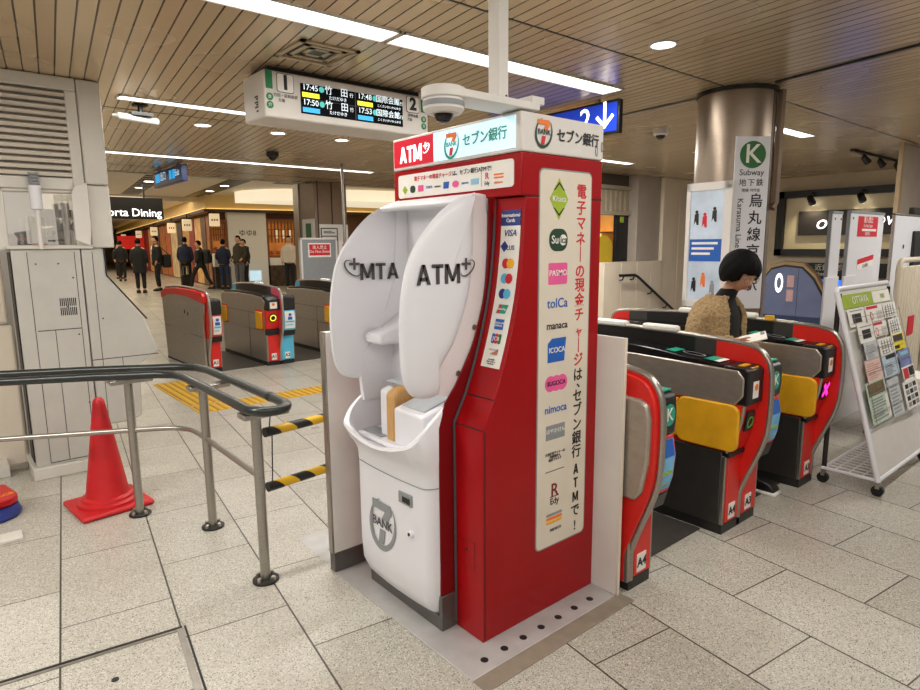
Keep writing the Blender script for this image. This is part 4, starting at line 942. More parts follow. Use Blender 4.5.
obj('side_wall', MB().prism([(1.45, .90), (1.66, .9), (1.80, 1.0), (1.80, 1.78), (1.655, 1.775), (1.635, 1.46), (1.59, 1.33), (1.53, 1.21), (1.465, 1.12), (1.44, 1.03)], 'y', MY1 - .034, MY1 - .006), M['white'], atm)
obj('side_wall', MB().prism([(1.60, 1.0), (1.66, .9), (1.80, 1.0), (1.80, 1.75), (1.70, 1.74), (1.66, 1.3)], 'y', MY0 + .04, MY0 + .055), M['white'], atm)
obj('base', MB().box(1.462, 1.62, MY0 + .01, MY1 - .02, .005, .062), M['kick'], atm, .004)
obj('base_side', MB().box(1.46, 1.535, MY0 - .012, MY0 + .012, .005, .16), M['kick'], atm, .004)
obj('mirror_recess', MB().prism([(1.42, .769), (1.5, .769), (1.5, .775), (1.42, .775)], 'y', 2.24, 2.40), M['grey_ink'], atm, .006)
obj('deck', MB().box(1.40, 1.66, MY0 + .03, MY1 - .03, .75, .77), M['white'], atm, .004)
kb = obj('keypad_box', MB().prism([(1.42, .765), (1.66, .765), (1.66, .985), (1.60, .975), (1.42, .925)], 'y', MY0 + .045, MY0 + .25), M['white'], atm, .01)
obj('keypad', MB().prism([(1.45, .934), (1.59, .9735), (1.589, .978), (1.449, .9385)], 'y', MY0 + .07, MY0 + .225), P('keypad_grey', 'C3C8CE', .4), kb)
obj('keypad_frame', MB().prism([(1.593, .974), (1.598, .976), (1.596, .982), (1.591, .98)], 'y', MY0 + .065, MY0 + .23), M['ink'], kb)
obj('wood_divider', MB().prism([(1.43, .765), (1.43, .97), (1.47, .998), (1.60, 1.01), (1.66, 1.01), (1.66, .765)], 'y', MY0 + .262, MY0 + .325), M['wood'], atm, .012, 3)
obj('paper_holder', MB().prism([(1.45, .768), (1.45, .975), (1.50, .99), (1.5, .768)], 'y', MY0 + .345, MY0 + .40), M['white'], atm, .01, 3)
obj('phone_tray', MB().prism([(1.50, 1.0), (1.66, 1.012), (1.66, 1.02), (1.50, 1.008)], 'y', MY0 + .27, MY0 + .42), P('keypad_grey', 'C3C8CE', .4), atm, .003)
obj('back_panel', MB().prism([(1.66, .80), (1.60, 1.02), (1.62, 1.16), (1.70, 1.18), (1.715, 1.775), (1.84, 1.78), (1.84, .8)], 'y', MY0 + .03, MY1 - .03), M['white'], atm, .008)
obj('screen', MB().prism([(1.694, 1.25), (1.72, 1.60), (1.728, 1.60), (1.70, 1.25)], 'y', MY0 + .09, MY1 - .22), M['glass_dark'], atm)
obj('card_slot', MB().box(1.596, 1.61, MY0 + .19, MY0 + .27, 1.09, 1.125).box(1.60, 1.62, MY0 + .20, MY0 + .25, .985, 1.0), M['ink'], atm)
obj('shelf', MB().prism([(1.46, 1.17), (1.46, 1.215), (1.55, 1.235), (1.66, 1.30), (1.68, 1.30), (1.68, 1.20), (1.58, 1.165)], 'y', MY1 - .16, MY1 - .03), M['white'], atm, .014, 3)
hood = smooth_path([(1.565, 1.768), (1.62, 1.79), (1.69, 1.806), (1.76, 1.80)], 4)
hood = [tuple(p) for p in hood] + [(1.80, 1.76), (1.80, 1.70), (1.735, 1.74), (1.70, 1.765), (1.64, 1.765), (1.58, 1.75)]
obj('hood', MB().prism(hood, 'y', MY0 + .02, MY1 - .02), M['white'], atm, .008)
wing_c = smooth_path([(1.68, 1.808), (1.591, 1.778), (1.51, 1.734), (1.42, 1.650), (1.348, 1.55), (1.312, 1.425), (1.299, 1.3), (1.301, 1.18), (1.313, 1.09), (1.345, 1.034), (1.41, 1.008), (1.475, 1.012)], 4)
wing_o = [tuple(p) for p in wing_c] + [(1.479, 1.03), (1.475, 1.06), (1.479, 1.105), (1.507, 1.15), (1.556, 1.212), (1.612, 1.33), (1.65, 1.46), (1.666, 1.62), (1.668, 1.72), (1.672, 1.79)]
wing_o = wing_o[:-10] + [tuple(p) for p in smooth_path(wing_o[-10:], 4)]
def wing(y_out, sgn):
    """domed plate: outline wing_o, outer face bulges away from the machine"""
    mb = MB(); cxw, czw = 1.44, 1.30; rings = []
    F = [(0.25, 1.0), (.5, .97), (.7, .9), (.84, .76), (.93, .55), (.985, .3), (1.0, .05)]
    th = .032
    for f, d in F: rings.append([mb.bm.verts.new((cxw + (x - cxw) * f, y_out + sgn * (th * d - th), czw + (z - czw) * f)) for x, z in wing_o])
    for f, d in reversed(F[:-1]): rings.append([mb.bm.verts.new((cxw + (x - cxw) * f * .985, y_out - sgn * (th * 1.0 + th * .25 * (1 - d) * 0 + .004), czw + (z - czw) * f * .985)) for x, z in wing_o])
    n = len(wing_o)
    for A, B in zip(rings, rings[1:]):
        for i in range(n): mb.bm.faces.new((A[i], A[(i + 1) % n], B[(i + 1) % n], B[i]))
    mb.bm.faces.new(rings[0]); mb.bm.faces.new(rings[-1])
    return mb
wr = obj('privacy_wing', wing(MY0 - .012, -1), M['white'], atm); wl = obj('privacy_wing', wing(MY1 + .012, 1), M['white'], atm)
fl_o = [(1.42, 1.03)] + [tuple(p) for p in smooth_path([(1.53, 1.0), (1.58, 1.05), (1.66, 1.20), (1.712, 1.38), (1.73, 1.52), (1.737, 1.66), (1.733, 1.74), (1.712, 1.785), (1.66, 1.80)], 4)] + [(1.6, 1.72), (1.5, 1.4)]
obj('wing_flange', MB().prism(fl_o, 'y', MY0 + .009, MY0 + .04), P('flange_reflection_tint', 'E2DADA', .3, 0, .02, 6), atm)  # white tinted pink, painting in the reflection of the red enclosure
for x, z in ((1.663, 1.27), (1.575, 1.09)): obj('wing_bolt', MB().disc((x, MY0 + .009, z), PX, UZ, .011, t=.004, seg=14), M['steel'], atm)
yo = MY0 - .0125
block(wr, 'lettering', 'ATM', (1.468, yo, 1.492), PX, UZ, .076, M['grey_dark'], sx=1.18); ring_plus(wr, (1.612, yo + .001, 1.512), PX, .072, M['grey_dark'])
yi = MY1 + .012 - .046 - .001
block(wl, 'lettering', 'MTA', (1.552, yi, 1.487), PX, UZ, .074, M['grey_dark'], sx=1.18)
# mirrored emblem seen from inside the wing
ring_plus(wl, (1.412, yi - .0035, 1.505), (-1, 0, 0), .082, M['grey_dark'])
bank_logo(atm, (1.394, 2.205, .39), DY, .215, 'grey_dark', seven=('grey_ink', 'grey_ink'), swoosh='grey_ink', nrm=.0005)
obj('receipt_slot', MB().box(1.392, 1.42, 1.985, 2.075, .535, .585), M['grey_ink'], atm, .004); obj('slot_mouth', MB().box(1.391, 1.42, 1.99, 2.045, .545, .57), M['ink'], atm)
obj('lock', MB().tube([(1.41, 2.0, .415), (1.391, 2.0, .415)], .016, 16), M['white'], atm); obj('keyhole', MB().disc((1.3905, 2.0, .415), DY, UZ, .007), M['ink'], atm)
obj('grip_mark', MB().poly((1.352, 2.05, .765), DY, (-.4, 0, .9), [(a - .03, b_ - .025) for a, b_ in rrect(.06, .05, .02)], .002), M['grey_panel'], atm)

# ------------------------------------------------------------------ side panels and base plate
t = thing('side_panel', 'white upright panel with dark foot left of the cash machine', 'panel', (1.8, 2.62, 0))
obj('board', MB().box(1.362, 2.20, 2.60, 2.64, .005, 1.205), M['white_matt'], t, .004); obj('foot', MB().box(1.358, 2.2, 2.596, 2.644, .005, .105), M['kick'], t, .003)
obj('edge_strip', MB().box(1.352, 1.362, 2.602, 2.638, .105, 1.205), M['steel'], t)
t = thing('side_panel', 'white upright panel between the red enclosure and ticket gate A4', 'panel', (2.262, 2.0, 0))
obj('board', MB().box(2.2335, 2.252, 1.568, 2.5, .005, 1.2), M['white_matt'], t, .003); obj('edge_strip', MB().box(2.2335, 2.252, 1.56, 1.568, .005, 1.2), M['cream'], t, .002)
t = thing('base_plate', 'flat grey steel floor plate with round holes under the red enclosure', 'floor plate', (1.8, 2.2, 0))
obj('plate', MB().box(1.362, 2.255, 1.570, 2.66, 0, .005), M['baseplate'], t, .003)
obj('plate_border', MB().box(1.362, 2.27, 1.49, 1.570, 0, .004), M['baseplate_tan'], t, .003)
obj('ramp', MB().prism([(1.38, 0), (2.2, 0), (2.2, .005), (1.44, .005)], 'y', 2.66, 3.06), M['baseplate'], t, .002)
for k in range(7): obj('hole', MB().disc((1.475 + k * .1078, 1.628, .0048), PX, (0, 1, 0), .016, t=.0012), M['ink'], t)
# ------------------------------------------------------------------ ticket gates (local frame: x across, y back from the front, z up; front faces -y)
FIN = [(0.0, 0.05), (0.0, .19)] + [tuple(p) for p in smooth_path([(-.012, .23), (-.045, .32), (-.10, .46), (-.133, .58), (-.142, .75), (-.138, .88), (-.122, .96), (-.075, 1.022), (0.0, 1.045), (.10, 1.056), (.4, 1.07), (.75, 1.078), (1.1, 1.073), (1.45, 1.055), (1.58, 1.04), (1.635, 1.0), (1.65, .92)], 3)] + [(1.65, 0.05)]
PXl, UZl = (1, 0, 0), (0, 0, 1)
def gate(name, label, loc, rz, left, right, numL=None, numR=None, style='subway', fin_x=0., blue_end=False, end_panel=None, mark=None, rightcol=None):
    g = thing(name, label, 'ticket gate', loc, rz, group='ticket gates')
    L = dict(world=False)
    side = M['steel_gate']; low = M['gate_side'] if style == 'subway' else M['steel_gate']
    # centre fin cut into red, grey and black lengths
    cuts = [(-1, .17, M['gate_red'] if not blue_end else P('fin_pink', 'D8526A', .4)), (.17, .30, P('fin_grey', '3A3836', .4)), (.30, 1.30, M['black']), (1.30, 1.47, P('fin_grey', '3A3836', .4)), (1.47, 2, M['gate_red'] if not blue_end else M['lblue'])]
    hi = clip(FIN, 1, .45, False)
    for a, c, m in cuts:
        p = clip(clip(hi, 0, a, False), 0, c, True)
        obj('fin_panel', MB().prism(p, 'x', fin_x - .016, fin_x + .016), m, g, **L)
    lo = clip(FIN, 1, .45, True)
    obj('fin_lower', MB().prism(lo, 'x', fin_x - .016, fin_x + .016), M['gate_red'] if style == 'subway' else side, g, **L)
    obj('fin_rim', MB().tube([(fin_x, y, z) for y, z in FIN[:-1]], .017, 10), M['steel'] if style == 'subway' else M['steel_gate'], g, **L)
    if style != 'single':
        for y0 in ((.42, .78) if style == 'subway' else (.5,)):
            obj('sensor_cap', MB().prism(rrect(.24, .04, .018), 'x', fin_x - .028, fin_x + .028), M['paper'], g, .012, world=False).data.transform(Matrix.Translation((0, y0, 1.072)))
    def half(s, kind, num, W):
        a, e = (fin_x + s * .018, s * W)
        bx = lambda x0, x1, y0, y1, z0, z1: MB().box(x0, x1, y0, y1, z0, z1)
        i = s * .006
        if kind == 'entry':
            obj('lower_body', bx(a, e - i, .012, 1.62, .05, .475), low, g, .006, **L)
            obj('kick_base', bx(fin_x - s * .016, e - i, -.008, 1.61, 0, .055), M['dark_steel'], g, **L)
            if style == 'subway':
                obj('recess', bx(a, e - 3 * i, -.02, .5, .475, .75), M['gate_red'], g, **L)
                obj('recess_back', bx(a, e - 2 * i, .5, 1.6, .475, .75), M['dark_steel'], g, **L)
                fl = obj('flap', MB().prism([(y + -.075, z + .488) for y, z in rrect(.36, .26, .05)], 'x', e - s * .012, e + s * .014), M['yellow'], g, .008, **L)
                obj('flap_hinge', bx(e - s * .012, e + s * .008, .285, .36, .51, .73), M['yellow'], g, .004, **L)
                obj('upper_band', MB().prism([(-.085, .80), (-.085, .895), (-.05, .935), (.35, .945), (1.0, .958), (1.6, .955), (1.6, .745), (-.04, .745)], 'x', a, e), side, g, .006, **L)
                hd = obj('head', MB().prism([(-.108, .75), (-.108, .935), (-.085, .952), (.03, .955), (.03, .75)], 'x', a, e - s * .008), M['black'], g, .008, **L)
                obj('mid_front', MB().prism([(-.088, .75), (-.02, .75), (.0, .47), (-.02, .47), (-.05, .56), (-.078, .66)], 'x', a, e - s * .012), M['gate_red'], g, .004, **L)
                obj('mid_edge', MB().tube([(e - s * .012, -.09, .75), (e - s * .012, -.08, .66), (e - s * .012, -.052, .56), (e - s * .012, -.01, .475)], .009, 8), M['steel'], g, **L)
                dk = obj('deck', MB().prism([(.02, .93), (.03, .952), (.28, .975), (.42, .99), (.60, 1.0), (1.55, .985), (1.6, .95), (1.6, .93)], 'x', a, e - s * .012), M['black_gloss'], g, .006, **L)
                xm = (a + e) / 2
                for y0, y1, mm in ((.10, .16, 'teal'), (.07, .10, 'paper'), (.34, .40, 'teal')):
                    obj('reader_mark', MB().prism([(y0, .9615 + (y0 - .07) * .088), (y1, .9615 + (y1 - .07) * .088), (y1, .9635 + (y1 - .07) * .088), (y0, .9635 + (y0 - .07) * .088)], 'x', xm - .055, xm + .055), M[mm], dk, **L)
                mb = MB(); mb.disc((0, 0, 0), (1, 0, 0), (0, 1, .088), .035, .07, .0015, hole=.85); mb.bm.transform(Matrix.Translation((xm, .25, .979)))
                obj('reader_ring', mb, M['grey_ink'], dk, **L)
                obj('ticket_slot', MB().box(xm - .05, xm + .03, -.06, -.03, .95, .958).box(xm - .03, xm + .05, -.095, -.07, .94, .95), M['yellow'], hd, **L)
                obj('head_sticker', bx(xm - .03, xm + .03, -.1105, -.107, .785, .875), M['paper'], hd, **L)
                obj('sticker_mark', MB().disc((xm, -.111, .845), PXl, UZl, .018), M['orange'], hd, **L)
                wn = obj('window', MB().poly((xm - .045, -.074, .60), (1, 0, 0), (0, -.14, 1), rrect(.09, .11, .008), .008), M['black'], g, **L)
                if mark == 'cross':
                    me = text_mesh('×', .2, bold=.02); me.transform(Matrix(((1, 0, 0, xm), (0, -.14, -1, -.0925), (0, 1, 0, .655), (0, 0, 0, 1)))); me.materials.clear(); link('lamp_cross', me, M['led_pink'], wn, world=False)
                else: obj('lamp_ring', MB().disc((xm, -.090, .648), PXl, (0, -.14, 1), .034, t=.002, hole=.72), M['led_green'], wn, **L)
                obj('lip', MB().box(a, e - s * .01, -.03, .02, .445, .475), M['black'], g, .006, **L)
            else:
                obj('upper_body', MB().prism([(.012, .475), (.012, .78), (-.03, .87), (.06, .925), (.4, .95), (1.0, .955), (1.58, .93), (1.62, .86), (1.62, .475)], 'x', a, e), side, g, .006, **L)
                for y0 in (.07, 1.40): 
                    obj('flap', MB().prism([(y + y0, z + .49) for y, z in rrect(.2, .24, .03)], 'x', e - s * .005, e + s * .022), M['yellow'], g, .006, **L)
                    obj('flap_recess', MB().box(e - s * .002, e + s * .003, y0 - .02, y0 + .22, .475, .755), M['gate_red'], g, **L)
                obj('body_seam', MB().box(e - s * .002, e + s * .0015, .02, 1.6, .70, .705).box(e - s * .002, e + s * .0015, .55, .555, .06, .7), M['ink'], g, **L)
                hd = obj('head', MB().prism([(-.10, .76), (-.10, .90), (-.04, .945), (.06, .95), (.06, .76)], 'x', a, e - s * .004), M['black'], g, .008, **L)
                xm = (a + e) / 2
                obj('head_sticker', bx(xm - .05, xm + .05, -.104, -.099, .785, .87), M['paper'], hd, **L); obj('sticker_mark', MB().disc((xm, -.1045, .84), PXl, UZl, .02), M['orange'], hd, **L)
                dk = obj('deck', MB().prism([(.05, .935), (.06, .955), (.5, .985), (1.0, .99), (1.5, .965), (1.55, .935)], 'x', a, e - s * .01), M['black_gloss'], g, .004, **L)
                obj('mid_front', MB().prism([(-.07, .76), (.02, .76), (.02, .5), (-.02, .5), (-.05, .6)], 'x', a, e - s * .004), M['gate_red'], g, .004, **L)
                wn = obj('window', MB().disc((xm, -.062, .655), PXl, (0, -.2, 1), .062, t=.006, seg=8), M['black'], g, **L); obj('lamp_ring', MB().disc((xm, -.07, .655), PXl, (0, -.2, 1), .045, t=.003, hole=.7), M['led_yel'], wn, **L)
                obj('lip', MB().prism([(-.03, .42), (-.05, .49), (.02, .51), (.02, .42)], 'x', a, e - s * .004), M['black'], g, .006, **L)
            fp = obj('front_plate', MB().prism([(.0, .06), (-.012, .06), (-.012, .44), (.0, .44)], 'x', a, e - s * .03), M['gate_red'], g, .003, **L)
            obj('front_edge', MB().box(e - s * .028, e - s * .008, -.008, .012, .05, .45), M['steel'], g, .003, **L)
        else:
            obj('lower_body', bx(a, e - i, .012, 1.62, .05, .75), low, g, .006, **L)
            obj('kick_base', bx(fin_x - s * .016, e - i, -.008, 1.61, 0, .055), M['dark_steel'], g, **L)
            obj('upper_band', MB().prism([(-.06, .75), (-.06, .93), (.35, .945), (1.0, .958), (1.6, .955), (1.6, .745)], 'x', a, e), side, g, .006, **L)
            hd = obj('head', MB().prism([(-.108, .755), (-.115, .83), (-.11, .925), (-.09, .945), (.06, .955), (.06, .755)], 'x', a, e - s * .004), M['black'], g, .008, **L)
            obj('deck', MB().prism([(.05, .93), (.06, .956), (.42, .985), (1.55, .98), (1.6, .93)], 'x', a, e - s * .012), M['black_gloss'], g, .004, **L)
            xm = (a + e) / 2
            pc = M['gate_red'] if rightcol is None else M[rightcol]
            pp = obj('poster_panel', MB().prism([(-.105, .75), (-.122, .66), (-.112, .55), (-.09, .475), (.0, .475), (.0, .75)], 'x', a, e - s * .006), pc, g, .006, **L)
            x0, x1 = sorted((a + s * .02, e - s * .022)); w = x1 - x0
            mb = MB(); mb.prism([(-.108, .735), (-.1235, .66), (-.1135, .55), (-.099, .50), (-.102, .50), (-.1165, .55), (-.1265, .66), (-.111, .735)], 'x', x0, x1)
            obj('poster', mb, P('gate_poster_blue', '6FB0DA', .5, 0, .2, 12) if style == 'subway' else M['paper'], pp, **L)
            mb = MB()
            if style == 'subway':
                obj('poster_picture', MB().prism([(-.1095, .735), (-.1255, .66), (-.128, .66), (-.112, .735)], 'x', x0 + .004, x1 - .004), M['blue'], pp, **L)
                for r in range(3):
                    for c_ in range(3): mb.box(x0 + w * (.1 + .3 * c_), x0 + w * (.3 + .3 * c_), -.1225 + r * .006, -.112 + r * .006, .575 - r * .026, .59 - r * .026)
                obj('poster_icons', mb, M['lime'], pp, **L)
                kd = obj('k_badge', MB().disc((xm, -.117, .85), PXl, UZl, .044, .05, .003), M['teal'], hd, **L)
                me = text_mesh('K', .085, bold=.0); me.transform(Matrix(((1, 0, 0, xm), (0, 0, -1, -.121), (0, 1, 0, .85), (0, 0, 0, 1)))); me.materials.clear(); link('k_letter', me, M['paper'], kd, world=False)
                obj('head_top', MB().box(a + s * .01, e - s * .012, -.085, .03, .948, .958), M['teal'], hd, .003, **L)
            else:
                mb.disc((xm, -.128, .69), PXl, UZl, .02, t=.003); mb.box(xm - .03, xm + .03, -.130, -.120, .62, .66)
                obj('poster_picture', mb, M['blue'], pp, **L)
                obj('poster_icons', MB().box(x0 + .01, x1 - .01, -.127, -.118, .585, .605).box(x0 + .01, x1 - .03, -.122, -.112, .545, .555), M['lblue'], pp, **L)
            obj('lip', MB().prism([(-.092, .475), (-.07, .40), (.01, .39), (.01, .475)], 'x', a, e - s * .006), M['black'], g, .006, **L)
            fp = obj('front_plate', MB().prism([(.0, .06), (-.012, .06), (-.012, .40), (.0, .40)], 'x', a, e - s * .01), pc, g, .003, **L)
            obj('front_edge', MB().box(e - s * .012, e, -.012, .03, .05, .75), M['steel'], g, .003, **L)
        if num:
            xm = (a + e) / 2 - s * .012
            nb = obj('number_sticker', MB().box(xm - .036, xm + .036, -.0145, -.0115, .075, .165), M['paper'], fp, **L)
            me = text_mesh(num, .062, bold=.02); me.transform(Matrix(((1, 0, 0, xm), (0, 0, -1, -.0165), (0, 1, 0, .12), (0, 0, 0, 1)))); me.materials.clear(); link('number', me, M['ink'], nb, world=False)
    if left: half(-1, left, numL, .2)
    if right: half(1, right, numR, .2 if fin_x == 0 else .115)
    if end_panel == 'red':       # end unit beside the red enclosure: inset grey box on its outer side
        x = fin_x - .018
        obj('outer_side', MB().box(x - .02, x, .04, 1.62, 0, .9), M['dark_steel'], g, .004, **L)
        fr = clip(FIN, 0, .3, True)
        obj('outer_fin', MB().prism([(y * .96 + .003, z * .985) for y, z in fr], 'x', x - .022, x), M['gate_red'], g, .004, **L)
        obj('inset_box', MB().prism([(.30, .47), (-.05, .47), (-.085, .52), (-.112, .66), (-.115, .85), (-.10, .915), (-.06, .935), (.3, .945)], 'x', x - .045, x - .01), M['steel_gate'], g, .012, **L)
        obj('front_edge', MB().box(x - .02, x, -.015, .02, .05, .3), M['steel'], g, .003, **L)
    if end_panel == 'steel':
        x = fin_x - .02
        obj('outer_side', MB().prism([(y * .985 + .01, z * .985) for y, z in clip([(0.0, .02), (0.0, .7), (-.06, .86), (-.075, .97), (-.02, 1.03), (.4, 1.06), (1.0, 1.06), (1.5, 1.03), (1.68, .95), (1.66, .6), (1.6, .02)], 1, .99, True)], 'x', x - .03, x), M['steel_gate'], g, .006, **L)
        obj('red_top', MB().prism(clip([(-.075, .90), (-.07, .99), (-.02, 1.03), (.4, 1.06), (1.0, 1.06), (1.5, 1.03), (1.69, .97), (1.68, .88), (1.4, .945), (1.0, .965), (.5, .955)], 1, 2, True), 'x', x - .036, x + .01), M['gate_red'], g, .008, **L)
        obj('outer_seam', MB().box(x - .0315, x - .029, .02, .5, .46, .465).box(x - .0315, x - .029, 1.3, 1.6, .5, .505), M['ink'], g, **L)
        obj('outer_lock', MB().disc((x - .031, .55, .73), (0, -1, 0), UZl, .02, .03).disc((x - .031, .68, .75), (0, -1, 0), UZl, .02, .03), M['ink'], g, **L)
        obj('kick_base', MB().box(x - .03, x, .03, 1.6, 0, .03), M['dark_steel'], g, **L)
    return g
GY = 1.565
gate('ticket_gate', 'red end ticket gate A4 beside the white panel, with green K and grey side box', (2.375, GY, 0), 0, None, 'exit', None, 'A4', fin_x=-.045, end_panel='red')
gate('ticket_gate', 'red and black ticket gate with yellow flap, plates A4 and A3, before the woman', (3.375, GY, 0), 0, 'entry', 'exit', 'A4', 'A3')
gate('ticket_gate', 'red and black ticket gate with yellow flap and pink cross, behind the woman', (4.40, GY, 0), 0, 'entry', None, 'A3', None, mark='cross')
LGY = 8.07
gate('ticket_gate', 'steel sided ticket gate with red top, leftmost of the far gates', (2.64, LGY + .06, 0), .02, None, 'exit', None, 'A1', style='single', fin_x=-.045, end_panel='steel')
gate('ticket_gate', 'steel ticket gate with red and light blue fronts, middle of the far gates', (3.535, LGY, 0), 0, 'entry', 'exit', 'A1', 'A2', style='metro', blue_end=True, rightcol='lblue')
gate('ticket_gate', 'steel ticket gate with light blue end, partly behind the cash machine', (4.60, LGY + .02, 0), 0, 'entry', 'exit', 'A2', 'A3', style='metro', blue_end=True)
# dark floor mats in the passages
for x0, x1, y0, y1, lb in ((2.50, 3.165, 1.67, 3.2, 'dark floor mat in the passage beside gate A4'), (3.59, 4.19, 1.67, 3.2, 'dark floor mat in the passage where the woman walks'), (2.76, 3.325, 8.12, 9.7, 'dark floor mat in the left far gate passage'), (3.745, 4.39, 8.1, 9.7, 'dark floor mat in the right far gate passage')):
    o = obj('floor_mat', MB().box(x0, x1, y0, y1, 0, .006), P('floor_mat_dark', '3C3834', .55, .1, .12, 12)); tag(o, lb, 'floor mat')
# ------------------------------------------------------------------ round steel column
CX, CY, CR = 4.92, 2.49, .285
t = thing('round_column', 'round stainless steel column behind the right ticket gates', 'column', (CX, CY, 0))
obj('shaft', MB().lathe([(CR, 0), (CR, CEIL)], (CX, CY, 0), 64), M['steel_warm'], t)
obj('collar', MB().lathe([(CR + .002, 0), (CR + .012, 0), (CR + .012, .03), (CR + .002, .03)], (CX, CY, CEIL - .032), 64), M['dark_steel'], t)
obj('seam', MB().box(CX - .004, CX + .004, CY - CR - .002, CY - CR + .01, 0, CEIL), M['dark_steel'], t)
az = math.atan2(CY, CX)
def cpt(off, r, z): a = az + PI + off; return Vector((CX + r * math.cos(a), CY + r * math.sin(a), z))
p0 = cpt(1.42, CR + .03, 0)
t = thing('down_pipe', 'square steel down pipe on the right side of the round column', 'pipe', p0)
obj('pipe', MB().tube([(p0.x, p0.y, CEIL - .02), (p0.x, p0.y, 1.9), (p0.x - .03, p0.y + .01, 1.86)], .03, 6), M['steel_warm'], t)
# column name sign (flat, stands off the column)
a = az + PI + .45; n = Vector((math.cos(a), math.sin(a), 0)); r = Vector((-n.y, n.x, 0)); c0 = Vector((CX, CY, 0)) + n * (CR + .012)
t = thing('column_sign', 'tall white station name sign with green K badge on the round column', 'sign', (c0.x, c0.y, 1.3))
def flat(par, nm, a0, a1, z0, z1, mat, d=.0, th=.003): return obj(nm, MB().quad(c0 + n * d + r * a0 + Vector((0, 0, z0)), r * (a1 - a0), (0, 0, z1 - z0), n, th), mat, par, smooth=False)
sw = .132
bd = flat(t, 'board', -sw, sw, 1.1, 2.375, M['white'], -.008, .01)
kb = obj('k_badge', MB().disc(c0 + n * .003 + Vector((0, 0, 2.245)), r, UZ, .098, t=.003, seg=36), M['k_green'], t); text(kb, 'k_letter', 'K', c0 + n * .006 + Vector((0, 0, 2.245)), r, UZ, .19, M['paper'], bold=.01)
def ct(body, a0, z, s, m='ink', **k): return text(bd, 'lettering', body, c0 + n * .003 + r * a0 + Vector((0, 0, z)), r, UZ, s, M[m], **k)
ct('Subway', 0, 2.115, .062); ct('地下鉄', 0, 2.04, .058, space=1.25); ct('地铁 지하철', 0, 1.985, .028)
for i, ch in enumerate('烏丸線京都駅'): ct(ch, .045, 1.905 - i * .125, .108, bold=.01)
me_r = text(bd, 'lettering', 'Karasuma Line Kyoto Sta.', c0 + n * .003 + r * -.075 + Vector((0, 0, 1.93)), (0, 0, -1), r, .062, M['ink'], align='LEFT')
# framed poster case on the left of the column
a = az + PI - .52; n2 = Vector((math.cos(a), math.sin(a), 0)); r2 = Vector((-n2.y, n2.x, 0)); c2 = Vector((CX, CY, 0)) + n2 * (CR + .02)
t = thing('poster_case', 'white framed poster with blue banner on the left of the round column', 'poster', (c2.x, c2.y, 1.1))
def fl2(nm, a0, a1, z0, z1, mat, d=0., th=.004, par=None): return obj(nm, MB().quad(c2 + n2 * d + r2 * a0 + Vector((0, 0, z0)), r2 * (a1 - a0), (0, 0, z1 - z0), n2, th), mat, par or t, smooth=False)
fl2('backing', -.19, .19, 1.1, 2.06, M['white_matt'], -.02, .02)
pp = fl2('poster', -.155, .125, 1.16, 2.0, P('poster_bluewhite', 'C7D6E6', .4, 0, .15, 6), .001, .003)
fl2('frame', .125, .19, 1.1, 2.06, M['white_matt'], 0, .012); fl2('frame', -.19, -.155, 1.1, 2.06, M['white_matt'], 0, .012); fl2('frame', -.19, .19, 2.0, 2.06, M['white_matt'], 0, .012); fl2('frame', -.19, .19, 1.1, 1.15, M['white_matt'], 0, .012)
fl2('blue_banner', -.15, .12, 1.46, 1.63, M['blue'], .004, .002, pp)
b = MB()
for k in range(3): b.quad(c2 + n2 * .006 + r2 * -.13 + Vector((0, 0, 1.59 - k * .04)), r2 * (.22 - .03 * k), (0, 0, .018), n2, .001)
obj('banner_lines', b, M['paper'], pp, smooth=False)
random.seed(5)
for k, (a0, z0, cc) in enumerate(((-.10, 1.78, 'ink'), (-.03, 1.76, 'red_ink'), (.05, 1.8, 'ink'), (-.1, 1.26, 'ink'), (-.02, 1.3, 'orange'), (.06, 1.24, 'grey_ink'))):
    o = obj('small_figure', MB().disc(c2 + n2 * .0045 + r2 * a0 + Vector((0, 0, z0 + .06)), r2, UZ, .013, t=.001).poly(c2 + n2 * .0045 + r2 * a0 + Vector((0, 0, z0 - .04)), r2, (0, 0, 1), [(-.022, 0), (-.008, .03), (.004, 0), (.02, .0), (.018, .09), (-.016, .085)], .001), M[cc], pp, smooth=False)

# ------------------------------------------------------------------ shop sign on the right wall, lights, direction strip
t = thing('wall_sign', 'large black framed cream shop sign with dark name panel on the right wall', 'sign', (11.95, 4.2, 1.35))
b = MB(); y0, y1, z0, z1, w = 2.75, 5.13, 1.36, 2.5, .12
b.box(11.85, 12, y0, y1, z1 - w, z1).box(11.85, 12, y0, y1, z0, z0 + w).box(11.85, 12, y1 - w, y1, z0, z1).box(11.85, 12, y0, y0 + w, z0, z1)
obj('frame', b, M['black'], t); obj('field', MB().box(11.95, 12, y0, y1, z0, z1), P('sign_cream', 'E2D3AE', .55, 0, .05, 3), t)
obj('name_panel', MB().box(11.9, 11.96, 2.8, 4.76, 1.72, 2.14), P('sign_brown', '2A2422', .5, 0, .1, 4), t)
text(t, 'lettering', 'o', (11.89, 4.38, 1.93), DY, UZ, .34, M['lit_white'], shear=.2); text(t, 'lettering', 'ow', (11.89, 3.40, 1.96), DY, UZ, .30, M['lit_white'], shear=.2)
